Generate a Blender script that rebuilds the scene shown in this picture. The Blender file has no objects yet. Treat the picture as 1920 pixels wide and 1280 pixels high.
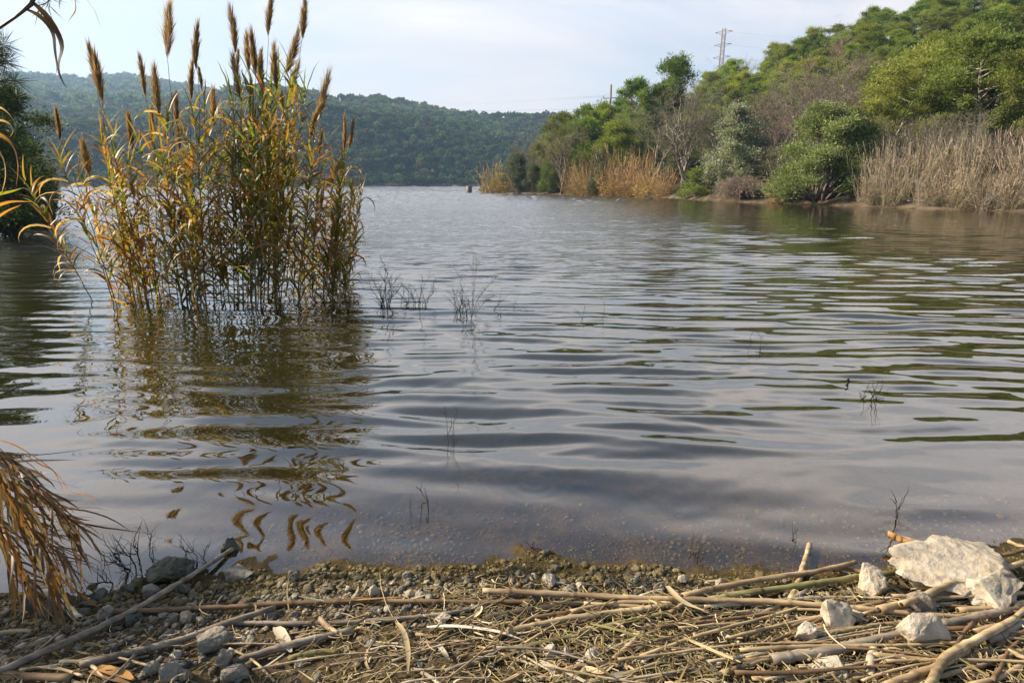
import bpy, bmesh, math, random
import numpy as np
from mathutils import Vector, Matrix, noise as mnoise

R = math.radians
sc = bpy.context.scene
col = sc.collection
rng = np.random.default_rng(7)
random.seed(7)

# ------------------------------------------------------------------ camera
F = 1066.67            # focal length in photo pixels (20 mm on 36 mm)
CAM_H = 1.6
PITCH = math.atan(294 / F)
cam = bpy.data.cameras.new('camera')
cam.lens, cam.sensor_width = 20.0, 36.0
cam.clip_start, cam.clip_end = 0.05, 6000
camo = bpy.data.objects.new('camera', cam)
camo.location = (0, 0, CAM_H)
camo.rotation_euler = (math.pi / 2 - PITCH, 0, 0)
col.objects.link(camo)
sc.camera = camo

# ------------------------------------------------------------------ sky, sun, exposure
SUN_EL, SUN_AZ = R(32), R(-78)      # azimuth from +Y (view direction), negative = left
SUN_DIR = Vector((math.sin(SUN_AZ) * math.cos(SUN_EL), math.cos(SUN_AZ) * math.cos(SUN_EL), math.sin(SUN_EL)))
w = bpy.data.worlds.new('World')
sc.world = w
w.use_nodes = True
nt = w.node_tree
nt.nodes.clear()
N = nt.nodes.new
L = nt.links.new
out = N('ShaderNodeOutputWorld')
bg = N('ShaderNodeBackground')
sky = N('ShaderNodeTexSky')
sky.sky_type = 'NISHITA'
sky.sun_disc = False
sky.sun_elevation = SUN_EL
sky.sun_rotation = SUN_AZ
sky.air_density, sky.dust_density, sky.ozone_density = 1.0, 1.2, 1.5
tc = N('ShaderNodeTexCoord')
mp = N('ShaderNodeMapping')
mp.inputs['Rotation'].default_value = (0, 0, R(20))
mp.inputs['Scale'].default_value = (0.8, 2.6, 3.5)
n1 = N('ShaderNodeTexNoise')
n1.inputs['Scale'].default_value = 1.7
n1.inputs['Detail'].default_value = 8
n1.inputs['Roughness'].default_value = 0.58
n1.inputs['Distortion'].default_value = 0.7
cr = N('ShaderNodeValToRGB')
cr.color_ramp.elements[0].position, cr.color_ramp.elements[0].color = 0.37, (0.45, 0.45, 0.45, 1)
cr.color_ramp.elements[1].position, cr.color_ramp.elements[1].color = 0.62, (1.0, 1.0, 1.0, 1)
mx = N('ShaderNodeMixRGB')
sx = N('ShaderNodeSeparateXYZ')
er = N('ShaderNodeValToRGB')            # the veil of high cloud: brightest half way up, thinning towards the zenith
ce = er.color_ramp.elements
ce[0].position, ce[0].color = 0.20, (0.40, 0.40, 0.40, 1)
ce[1].position, ce[1].color = 0.36, (0.60, 0.60, 0.60, 1)
for pos, v in ((0.45, 0.60), (0.58, 0.15), (0.95, 0.12)):
    e = ce.new(pos); e.color = (v, v, v, 1)
vl = N('ShaderNodeMixRGB')
vl.blend_type = 'MULTIPLY'
vl.inputs['Fac'].default_value = 1
vl.inputs['Color1'].default_value = (14.3, 12.8, 11.9, 1)
L(tc.outputs['Generated'], sx.inputs['Vector'])
L(sx.outputs['Z'], er.inputs['Fac'])
L(er.outputs['Color'], vl.inputs['Color2'])
L(vl.outputs['Color'], mx.inputs['Color2'])
L(tc.outputs['Generated'], mp.inputs['Vector'])
L(mp.outputs['Vector'], n1.inputs['Vector'])
L(n1.outputs['Fac'], cr.inputs['Fac'])
bk = N('ShaderNodeMapRange')            # veil thinned in the unseen sky behind the viewer, added to cut ambient light
bk.inputs['From Min'].default_value, bk.inputs['From Max'].default_value = -0.25, 0.45
bk.inputs['To Min'].default_value, bk.inputs['To Max'].default_value = 0.06, 1.0
mm = N('ShaderNodeMath')
mm.operation = 'MULTIPLY'
L(sx.outputs['Y'], bk.inputs['Value'])
L(bk.outputs['Result'], mm.inputs[0])
L(cr.outputs['Color'], mm.inputs[1])
up = N('ShaderNodeMapRange')            # and the veil thins out above
up.inputs['From Min'].default_value, up.inputs['From Max'].default_value = 0.40, 0.60
up.inputs['To Min'].default_value, up.inputs['To Max'].default_value = 1.0, 0.45
m2 = N('ShaderNodeMath')
m2.operation = 'MULTIPLY'
L(sx.outputs['Z'], up.inputs['Value'])
L(up.outputs['Result'], m2.inputs[0])
L(mm.outputs[0], m2.inputs[1])
L(m2.outputs[0], mx.inputs['Fac'])
L(sky.outputs['Color'], mx.inputs['Color1'])
L(mx.outputs['Color'], bg.inputs['Color'])
bg.inputs['Strength'].default_value = 0.10
L(bg.outputs['Background'], out.inputs['Surface'])

sl = bpy.data.lights.new('sun', 'SUN')
sl.energy = 5.0
sl.angle = R(0.5)
sl.color = (1.0, 0.88, 0.70)
so = bpy.data.objects.new('sun', sl)
so.rotation_euler = (-SUN_DIR).to_track_quat('-Z', 'Y').to_euler()
so.location = (-20, 10, 30)
col.objects.link(so)

sc.view_settings.view_transform = 'Standard'
sc.view_settings.look = 'None'
sc.view_settings.gamma = 1
sc.view_settings.exposure = 1.02
cy = sc.cycles
cy.max_bounces, cy.diffuse_bounces, cy.glossy_bounces = 6, 2, 3
cy.transmission_bounces, cy.volume_bounces, cy.transparent_max_bounces = 3, 0, 8
cy.caustics_reflective = cy.caustics_refractive = False
cy.use_denoising = True
cy.sample_clamp_indirect = 6
cy.sample_clamp_direct = 12

# ------------------------------------------------------------------ pixel rays -> world points
def ray(px, py):
    a, b = (px - 960) / F, (640 - py) / F
    c, s = math.cos(PITCH), math.sin(PITCH)
    return Vector((a, c + b * s, -s + b * c))

def at_z(px, py, z=0.0):
    d = ray(px, py)
    t = (z - CAM_H) / d.z
    return Vector((d.x * t, d.y * t, z))

def at_range(px, py, r):
    d = ray(px, py)
    t = r / math.hypot(d.x, d.y)
    return Vector((d.x * t, d.y * t, CAM_H + d.z * t))

def az_el(px, py):
    d = ray(px, py)
    return math.atan2(d.x, d.y), d.z / math.hypot(d.x, d.y)

# ------------------------------------------------------------------ noise on arrays
def fnoise(x, y, seed=0, octaves=4, gain=0.5):
    """cheap smooth value noise, numpy arrays"""
    tot = np.zeros(np.broadcast(x, y).shape)
    amp = 1.0
    norm = 0
    for o in range(octaves):
        f = 2 ** o
        xx, yy = x * f + 17.3 * o, y * f - 9.1 * o
        xi, yi = np.floor(xx).astype(np.int64), np.floor(yy).astype(np.int64)
        u, v = xx - xi, yy - yi
        u, v = u * u * (3 - 2 * u), v * v * (3 - 2 * v)
        def h(i, j):
            n = (i * 374761393 + j * 668265263 + (seed + o * 13) * 1274126177) & 0xffffffff
            n = ((n ^ (n >> 13)) * 1274126177) & 0xffffffff
            return ((n ^ (n >> 16)) & 0xffff) / 65535.0
        r = (h(xi, yi) * (1 - u) + h(xi + 1, yi) * u) * (1 - v) + (h(xi, yi + 1) * (1 - u) + h(xi + 1, yi + 1) * u) * v
        tot += amp * (r - 0.5) * 2
        norm += amp
        amp *= gain
    return tot / norm

def sstep(a, b, x):
    t = np.clip((x - a) / (b - a), 0, 1)
    return t * t * (3 - 2 * t)

# ------------------------------------------------------------------ terrain as functions of position
_near = [at_z(*p) for p in [(60, 1098), (150, 1128), (210, 1110), (260, 1092), (400, 1074), (560, 1076), (700, 1050), (900, 1044),
                            (1100, 1050), (1300, 1048), (1440, 1054), (1560, 1058), (1680, 1050), (1780, 1044), (1920, 1020)]]
NSX = np.array([p.x for p in _near])
NSY = np.array([p.y for p in _near])
_rs = [at_z(*p) for p in [(897, 362.5), (1000, 365), (1050, 366.5), (1130, 368.5), (1200, 370), (1330, 377), (1440, 381.5), (1580, 387), (1700, 390.5),
                          (1800, 393.5), (1920, 397.5)]]
RA = np.array([math.atan2(p.x, p.y) for p in _rs])
RD = np.array([math.hypot(p.x, p.y) for p in _rs])
RA = np.concatenate([RA, [1.1, 1.5, 2.0]])
RD = np.concatenate([RD, [RD[-1] * 0.8, 18, 14]])
# skyline of the wooded right-hand hill (tree tops)
_sk = [az_el(*p) for p in [(900, 345), (960, 318), (1010, 262), (1060, 232), (1150, 208), (1220, 190), (1300, 160), (1350, 138), (1420, 105), (1500, 74),
                           (1600, 48), (1700, 16), (1800, -20), (1920, -65)]]
SKA = np.array([a for a, e in _sk] + [1.1, 1.6])
SKE = np.array([e for a, e in _sk] + [_sk[-1][1] * 1.05, _sk[-1][1]])
RIDGE_A = np.array([RA[0], 0.15, 0.3, 0.5, 0.75, 1.2])
RIDGE_D = np.array([150, 140, 150, 155, 150, 130.0])

def layer(pts):
    q = [az_el(*p) for p in pts]
    return np.array([a for a, e in q]), np.array([e for a, e in q])
A1 = layer([(-400, 250), (-100, 240), (100, 236), (250, 232), (380, 214), (500, 192), (640, 203), (760, 224), (870, 247), (963, 270), (1040, 292), (1200, 320)])
A2 = layer([(-400, 215), (0, 207), (50, 205), (255, 200), (390, 188), (440, 164), (500, 161), (565, 171), (614, 187), (712, 183), (800, 195), (881, 207), (970, 213), (1040, 214), (1200, 225)])
B1 = layer([(-400, 165), (-100, 145), (0, 141), (50, 138), (100, 142), (130, 149), (190, 146), (240, 141), (300, 153), (380, 166), (440, 182), (560, 205), (1200, 260)])
FAR_SHORE = 430.0
R1, R2, R3 = 540.0, 780.0, 1650.0

def xleft(y):
    return -(0.868 * y + 0.38) - np.interp(y, [-5, 0, 2, 2.7, 3.2, 8, 24, 34], [2.2, 1.4, 0.30, 0.25, 0.55, 1.2, 2.5, 2.0]) + np.interp(y, [30, 36, 60, 95, 300], [0, 0.5, 2, 3, 12])

def ground_z(x, y):
    x = np.asarray(x, float)
    y = np.asarray(y, float)
    r = np.hypot(x, y)
    a = np.arctan2(x, y)
    ys = np.interp(x, NSX, NSY)
    ys = ys + np.where(x > NSX[-1], (x - NSX[-1]) * 0.25, 0) + 0.03 * fnoise(x * 3, y * 0 + 2.0, 3, 3)
    s = ys - y
    zn = np.where(s > 0, 0.11 * s + 0.012 * np.sin(np.clip(s, 0, 1) * 3), np.where(s > -0.7, 0.075 * s, -0.0525 + 0.13 * (s + 0.7)))
    zn = np.where(s > 1.6, 0.176 + (s - 1.6) * 0.03, zn)
    zl = (xleft(y) - x)
    zl = np.where(zl > 0, np.minimum(zl * 0.35, 1.2 + zl * 0.05), zl * 0.4)
    zl = np.where(y < -2, -9.0, zl)
    # right wooded bank
    ds = np.interp(a, RA, RD)
    ds = ds * (1 + 0.03 * fnoise(a * 18, a * 0, 8, 3))
    tip = np.clip((RA[0] - a) / 0.02, 0, None)
    dr = np.interp(a, RIDGE_A, RIDGE_D)
    hr = np.maximum(dr * np.interp(a, SKA, SKE) + CAM_H - 5.0, 1.0)
    t = np.clip((r - ds - 1.2) / (dr - ds - 1.2), 0.0, 1.0)
    zr = np.where(r > ds, 0.01 + 0.10 * np.clip(r - ds, 0, 1.2) + hr * (0.80 * t + 0.20 * t * t), (r - ds) * 0.07)
    zr = np.where(r > dr, 0.13 + hr - (r - dr) * 0.10, zr)
    zr = np.where(a < RA[0], np.minimum(zr, 0.3) - tip * 1.2, zr)
    zr = np.where((a > 2.2) | (a < -1.5), -9.0, zr)
    # far hills
    h1 = R1 * np.interp(a, *A1) + CAM_H - 5
    h2 = R2 * np.interp(a, *A2) + CAM_H - 6
    h3 = R3 * np.interp(a, *B1) + CAM_H - 7
    zf = np.interp(r, [0, FAR_SHORE - 15, FAR_SHORE, FAR_SHORE + 14], [-9, -1.2, 0.0, 1.5])
    u = np.clip((r - FAR_SHORE - 14) / (R1 - FAR_SHORE - 14), 0, 1)
    zf = np.where(r > FAR_SHORE + 14, 1.5 + (h1 - 1.5) * u ** 0.9, zf)
    u = np.clip((r - R1) / (R2 - R1), 0, 1)
    zf = np.where(r > R1, h1 + (h2 - h1) * u - 0.10 * h1 * np.sin(u * np.pi), zf)
    u = np.clip((r - R2) / (R3 - R2), 0, 1)
    zf = np.where(r > R2, h2 + (h3 - h2) * u - 0.12 * h2 * np.sin(u * np.pi), zf)
    zf = np.where(r > R3, h3 - (r - R3) * 0.06, zf)
    zf = np.where(r > FAR_SHORE + 20, zf + 4.0 * fnoise(x * 0.012, y * 0.012, 21, 3) * np.clip((r - FAR_SHORE) / 200, 0, 1), zf)
    z = np.maximum.reduce([zn, zl, zr, zf, np.full_like(zn, -2.4)])
    z = z + np.where(r < 9, 0.016 * fnoise(x * 2.3, y * 2.3, 31, 4) + 0.012 * fnoise(x * 11, y * 11, 5, 4), 0.10 * fnoise(x * 0.6, y * 0.6, 31, 3) * np.clip((r - 9) / 20, 0, 1))
    return z

def gz(x, y):
    return float(ground_z(np.array([x]), np.array([y]))[0])

def on_ground(px, py, up=0.0):
    z = 0.05
    for _ in range(8):
        p = at_z(px, py, z + up)
        z = gz(p.x, p.y)
    return Vector((p.x, p.y, z + up))

# ------------------------------------------------------------------ materials
def new_mat(name):
    m = bpy.data.materials.new(name)
    m.use_nodes = True
    m.node_tree.nodes.clear()
    return m, m.node_tree.nodes.new, m.node_tree.links.new

def mat_leaf(name, trans=0.35, rough=0.5, spec=0.25, vary=0.25, tscale=1.3):
    """leafy material: colour from the mesh attribute, a touch of variation per object"""
    m, n, l = new_mat(name)
    o = n('ShaderNodeOutputMaterial')
    at = n('ShaderNodeAttribute'); at.attribute_name = 'Col'
    oi = n('ShaderNodeObjectInfo')
    mr = n('ShaderNodeMapRange'); mr.inputs['To Min'].default_value = 1 - vary; mr.inputs['To Max'].default_value = 1 + vary
    l(oi.outputs['Random'], mr.inputs['Value'])
    hs = n('ShaderNodeHueSaturation')
    l(mr.outputs['Result'], hs.inputs['Value'])
    l(at.outputs['Color'], hs.inputs['Color'])
    mr2 = n('ShaderNodeMapRange'); mr2.inputs['To Min'].default_value = 0.5 - vary * 0.08; mr2.inputs['To Max'].default_value = 0.5 + vary * 0.08
    ml = n('ShaderNodeMath'); ml.operation = 'MULTIPLY'; ml.inputs[1].default_value = 7.77
    fr = n('ShaderNodeMath'); fr.operation = 'FRACT'
    l(oi.outputs['Random'], ml.inputs[0]); l(ml.outputs[0], fr.inputs[0]); l(fr.outputs[0], mr2.inputs['Value'])
    l(mr2.outputs['Result'], hs.inputs['Hue'])
    p = n('ShaderNodeBsdfPrincipled')
    p.inputs['Roughness'].default_value = rough
    p.inputs['Specular IOR Level'].default_value = spec
    l(hs.outputs['Color'], p.inputs['Base Color'])
    t = n('ShaderNodeBsdfTranslucent')
    g = n('ShaderNodeMixRGB'); g.blend_type = 'MULTIPLY'; g.inputs['Fac'].default_value = 1
    g.inputs['Color2'].default_value = (tscale, tscale * 0.95, tscale * 0.55, 1)
    l(hs.outputs['Color'], g.inputs['Color1']); l(g.outputs['Color'], t.inputs['Color'])
    mx = n('ShaderNodeMixShader'); mx.inputs['Fac'].default_value = trans
    l(p.outputs[0], mx.inputs[1]); l(t.outputs[0], mx.inputs[2]); l(mx.outputs[0], o.inputs['Surface'])
    return m

def mat_bark(name, c1, c2, scale=8, stretch=(1, 1, 0.2), rough=0.75, bump=0.4, attr=False, spec=0.25):
    m, n, l = new_mat(name)
    o = n('ShaderNodeOutputMaterial')
    p = n('ShaderNodeBsdfPrincipled'); p.inputs['Roughness'].default_value = rough
    p.inputs['Specular IOR Level'].default_value = spec
    tcn = n('ShaderNodeTexCoord'); mp = n('ShaderNodeMapping'); mp.inputs['Scale'].default_value = stretch
    no = n('ShaderNodeTexNoise'); no.inputs['Scale'].default_value = scale; no.inputs['Detail'].default_value = 6
    l(tcn.outputs['Object'], mp.inputs['Vector']); l(mp.outputs['Vector'], no.inputs['Vector'])
    cr = n('ShaderNodeValToRGB')
    cr.color_ramp.elements[0].position, cr.color_ramp.elements[1].position = 0.32, 0.68
    cr.color_ramp.elements[0].color, cr.color_ramp.elements[1].color = (*c1, 1), (*c2, 1)
    l(no.outputs['Fac'], cr.inputs['Fac'])
    if attr:
        at = n('ShaderNodeAttribute'); at.attribute_name = 'Col'
        g = n('ShaderNodeMixRGB'); g.blend_type = 'MULTIPLY'; g.inputs['Fac'].default_value = 1
        l(cr.outputs['Color'], g.inputs['Color1']); l(at.outputs['Color'], g.inputs['Color2'])
        l(g.outputs['Color'], p.inputs['Base Color'])
    else:
        l(cr.outputs['Color'], p.inputs['Base Color'])
    b = n('ShaderNodeBump'); b.inputs['Strength'].default_value = bump; b.inputs['Distance'].default_value = 0.01
    l(no.outputs['Fac'], b.inputs['Height']); l(b.outputs['Normal'], p.inputs['Normal'])
    l(p.outputs[0], o.inputs['Surface'])
    return m

def mat_stone(name, c1, c2, c3, scale=18, moss=0.0):
    m, n, l = new_mat(name)
    o = n('ShaderNodeOutputMaterial')
    p = n('ShaderNodeBsdfPrincipled'); p.inputs['Roughness'].default_value = 0.85; p.inputs['Specular IOR Level'].default_value = 0.2
    tcn = n('ShaderNodeTexCoord')
    no = n('ShaderNodeTexNoise'); no.inputs['Scale'].default_value = scale; no.inputs['Detail'].default_value = 9; no.inputs['Roughness'].default_value = 0.65
    n2 = n('ShaderNodeTexNoise'); n2.inputs['Scale'].default_value = scale * 0.22; n2.inputs['Detail'].default_value = 4
    n3 = n('ShaderNodeTexVoronoi'); n3.inputs['Scale'].default_value = scale * 1.3
    for q in (no, n2, n3):
        l(tcn.outputs['Object'], q.inputs['Vector'])
    cr = n('ShaderNodeValToRGB')
    cr.color_ramp.elements[0].position, cr.color_ramp.elements[1].position = 0.30, 0.66
    cr.color_ramp.elements[0].color, cr.color_ramp.elements[1].color = (*c1, 1), (*c2, 1)
    l(no.outputs['Fac'], cr.inputs['Fac'])
    cr2 = n('ShaderNodeValToRGB')
    cr2.color_ramp.elements[0].position, cr2.color_ramp.elements[1].position = 0.48, 0.66
    l(n2.outputs['Fac'], cr2.inputs['Fac'])
    g = n('ShaderNodeMixRGB'); g.inputs['Color2'].default_value = (*c3, 1)
    l(cr2.outputs['Color'], g.inputs['Fac']); l(cr.outputs['Color'], g.inputs['Color1'])
    at = n('ShaderNodeAttribute'); at.attribute_name = 'Col'
    g2 = n('ShaderNodeMixRGB'); g2.blend_type = 'MULTIPLY'; g2.inputs['Fac'].default_value = 1
    l(g.outputs['Color'], g2.inputs['Color1']); l(at.outputs['Color'], g2.inputs['Color2'])
    l(g2.outputs['Color'], p.inputs['Base Color'])
    ad = n('ShaderNodeMath'); ad.operation = 'MULTIPLY_ADD'; ad.inputs[1].default_value = 0.35
    l(n3.outputs['Distance'], ad.inputs[0]); l(no.outputs['Fac'], ad.inputs[2])
    b = n('ShaderNodeBump'); b.inputs['Strength'].default_value = 1.0; b.inputs['Distance'].default_value = 0.02
    l(ad.outputs[0], b.inputs['Height']); l(b.outputs['Normal'], p.inputs['Normal'])
    l(p.outputs[0], o.inputs['Surface'])
    return m

M = {}
M['reed_leaf'] = mat_leaf('reed_leaf', 0.46, 0.45, 0.35, 0.12, 1.8)
M['reed_stem'] = mat_bark('reed_stem', (0.55, 0.55, 0.55), (1, 1, 1), 5, (1, 1, 0.6), 0.5, 0.15, True, 0.4)
M['plume'] = mat_leaf('plume', 0.45, 0.8, 0.1, 0.06, 1.5)
M['pine'] = mat_leaf('pine', 0.38, 0.6, 0.2, 0.30, 1.5)
M['bush'] = mat_leaf('bush', 0.30, 0.55, 0.3, 0.15, 1.3)
M['dry'] = mat_leaf('dry', 0.30, 0.75, 0.12, 0.18, 1.2)
M['forest'] = mat_leaf('forest', 0.30, 0.7, 0.1, 0.0, 1.2)
M['bark'] = mat_bark('bark', (0.10, 0.075, 0.055), (0.26, 0.21, 0.17), 9)
M['pale_bark'] = mat_bark('pale_bark', (0.17, 0.14, 0.115), (0.40, 0.34, 0.28), 7)
M['twig'] = mat_bark('twig', (0.13, 0.105, 0.085), (0.30, 0.25, 0.20), 3, (1, 1, 0.4))
M['dark_twig'] = mat_bark('dark_twig', (0.018, 0.015, 0.012), (0.05, 0.042, 0.03), 20)
M['pale_twig'] = mat_bark('pale_twig', (0.20, 0.17, 0.12), (0.42, 0.37, 0.28), 20)
M['cane'] = mat_bark('cane', (0.38, 0.34, 0.29), (1.1, 1.08, 1.05), 22, (0.25, 1.3, 1.3), 0.65, 0.6, True, 0.25)
M['limestone'] = mat_stone('limestone', (0.36, 0.285, 0.195), (0.66, 0.565, 0.43), (0.48, 0.34, 0.20), 17)
M['grey_stone'] = mat_stone('grey_stone', (0.20, 0.165, 0.12), (0.42, 0.36, 0.27), (0.22, 0.18, 0.11), 22)
M['mossy_stone'] = mat_stone('mossy_stone', (0.06, 0.055, 0.035), (0.22, 0.20, 0.15), (0.09, 0.09, 0.035), 22)
M['rust'] = mat_bark('rust', (0.16, 0.10, 0.07), (0.36, 0.25, 0.20), 4)
M['steel'] = mat_bark('steel', (0.30, 0.24, 0.21), (0.45, 0.36, 0.31), 1.0)
M['wire'] = mat_bark('wire', (0.30, 0.31, 0.33), (0.36, 0.37, 0.39), 1.0)
M['rubber'] = mat_bark('rubber', (0.012, 0.012, 0.014), (0.03, 0.03, 0.032), 30)

# ------------------------------------------------------------------ mesh builder
class MB:
    def __init__(s):
        s.v, s.q, s.t, s.c, s.n = [], [], [], [], 0

    def add(s, v, q=None, t=None, c=(1, 1, 1)):
        v = np.asarray(v, float).reshape(-1, 3)
        if q is not None and len(q):
            s.q.append(np.asarray(q, np.int64) + s.n)
        if t is not None and len(t):
            s.t.append(np.asarray(t, np.int64) + s.n)
        c = np.asarray(c, float)
        if c.ndim == 1:
            c = np.tile(c, (len(v), 1))
        s.v.append(v); s.c.append(c); s.n += len(v)

    def tube(s, pts, rad, sides=6, c=(1, 1, 1), caps=True):
        P = np.array([tuple(p) for p in pts], float)
        n = len(P)
        rad = np.broadcast_to(np.asarray(rad, float), (n,))
        T = np.gradient(P, axis=0)
        T /= np.linalg.norm(T, axis=1)[:, None] + 1e-9
        ref = np.array([0, 0, 1.0]) if abs(T[0, 2]) < 0.8 else np.array([0, 1.0, 0])
        U = np.cross(T, ref); U /= np.linalg.norm(U, axis=1)[:, None] + 1e-9
        W = np.cross(T, U)
        th = np.arange(sides) * 2 * np.pi / sides
        V = P[:, None] + rad[:, None, None] * (np.cos(th)[None, :, None] * U[:, None] + np.sin(th)[None, :, None] * W[:, None])
        i = np.arange(n - 1)[:, None] * sides
        j = np.arange(sides)[None]
        k = (j + 1) % sides
        q = np.stack([i + j, i + k, i + sides + k, i + sides + j], -1).reshape(-1, 4)
        V = V.reshape(-1, 3)
        cc = np.asarray(c, float)
        if cc.ndim == 2 and len(cc) == n:
            cc = np.repeat(cc, sides, 0)
        tris = []
        if caps:
            for b, o in ((0, True), ((n - 1) * sides, False)):
                for m_ in range(1, sides - 1):
                    tris.append((b, b + m_ + 1, b + m_) if o else (b, b + m_, b + m_ + 1))
        s.add(V, q, tris, cc)

    def blade(s, pts, wid, side, c=(1, 1, 1), fold=0.25):
        """leaf strip: three vertices across, folded along its midrib"""
        P = np.array([tuple(p) for p in pts], float)
        n = len(P)
        T = np.gradient(P, axis=0); T /= np.linalg.norm(T, axis=1)[:, None] + 1e-9
        S = np.cross(T, np.cross(np.broadcast_to(np.asarray(side, float), P.shape), T))
        S /= np.linalg.norm(S, axis=1)[:, None] + 1e-9
        Nn = np.cross(S, T)
        w_ = np.asarray(wid, float)[:, None]
        V = np.stack([P - S * w_ + Nn * w_ * fold, P, P + S * w_ + Nn * w_ * fold], 1).reshape(-1, 3)
        i = np.arange(n - 1) * 3
        q = np.concatenate([np.stack([i, i + 1, i + 4, i + 3], -1), np.stack([i + 1, i + 2, i + 5, i + 4], -1)])
        cc = np.asarray(c, float)
        if cc.ndim == 2 and len(cc) == n:
            cc = np.repeat(cc, 3, 0)
        s.add(V, q, None, cc)

    def quads(s, C, D, S, c):
        """many little leaves: centres C, half-length vectors D, half-width vectors S, colours c"""
        n = len(C)
        V = np.stack([C - D, C + S * 1.0 - D * 0.1, C + D, C - S * 1.0 - D * 0.1], 1).reshape(-1, 3)
        q = np.arange(n * 4).reshape(-1, 4)
        s.add(V, q, None, np.repeat(np.asarray(c, float), 4, 0))

    def build(s, name, mat, parent=None, smooth=False):
        me = bpy.data.meshes.new(name)
        V = np.concatenate(s.v)
        C = np.concatenate(s.c)
        loops, starts, tot = [], [], 0
        if s.q:
            Q = np.concatenate(s.q); loops.append(Q.ravel()); starts.append(np.arange(len(Q)) * 4); tot = len(Q) * 4
        if s.t:
            T = np.concatenate(s.t); loops.append(T.ravel()); starts.append(tot + np.arange(len(T)) * 3)
        lo = np.concatenate(loops); st = np.concatenate(starts)
        me.vertices.add(len(V)); me.vertices.foreach_set('co', V.ravel().astype(np.float32))
        me.loops.add(len(lo)); me.loops.foreach_set('vertex_index', lo.astype(np.int32))
        me.polygons.add(len(st)); me.polygons.foreach_set('loop_start', st.astype(np.int32))
        if smooth:
            me.polygons.foreach_set('use_smooth', np.ones(len(st), bool))
        a = me.attributes.new('Col', 'FLOAT_COLOR', 'POINT')
        a.data.foreach_set('color', np.concatenate([C, np.ones((len(C), 1))], 1).ravel().astype(np.float32))
        me.update(calc_edges=True)
        me.validate()
        me.materials.append(mat)
        o = bpy.data.objects.new(name, me)
        if parent is not None:
            o.parent = parent
        col.objects.link(o)
        return o

def tag(o, label=None, cat=None, group=None, kind=None):
    if label: o['label'] = label
    if cat: o['category'] = cat
    if group: o['group'] = group
    if kind: o['kind'] = kind
    return o

def empty(name, loc, rz=0.0, scale=(1, 1, 1)):
    e = bpy.data.objects.new(name, None)
    e.location = loc
    e.rotation_euler = (0, 0, rz)
    e.scale = scale
    e.empty_display_size = 0.1
    col.objects.link(e)
    return e

def copy_tree(o, parent=None):
    c = o.copy()
    col.objects.link(c)
    c.parent = parent
    for ch in list(o.children):
        copy_tree(ch, c)
    return c

def unit(n, r=rng):
    v = r.normal(size=(n, 3))
    return v / np.linalg.norm(v, axis=1)[:, None]

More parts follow.
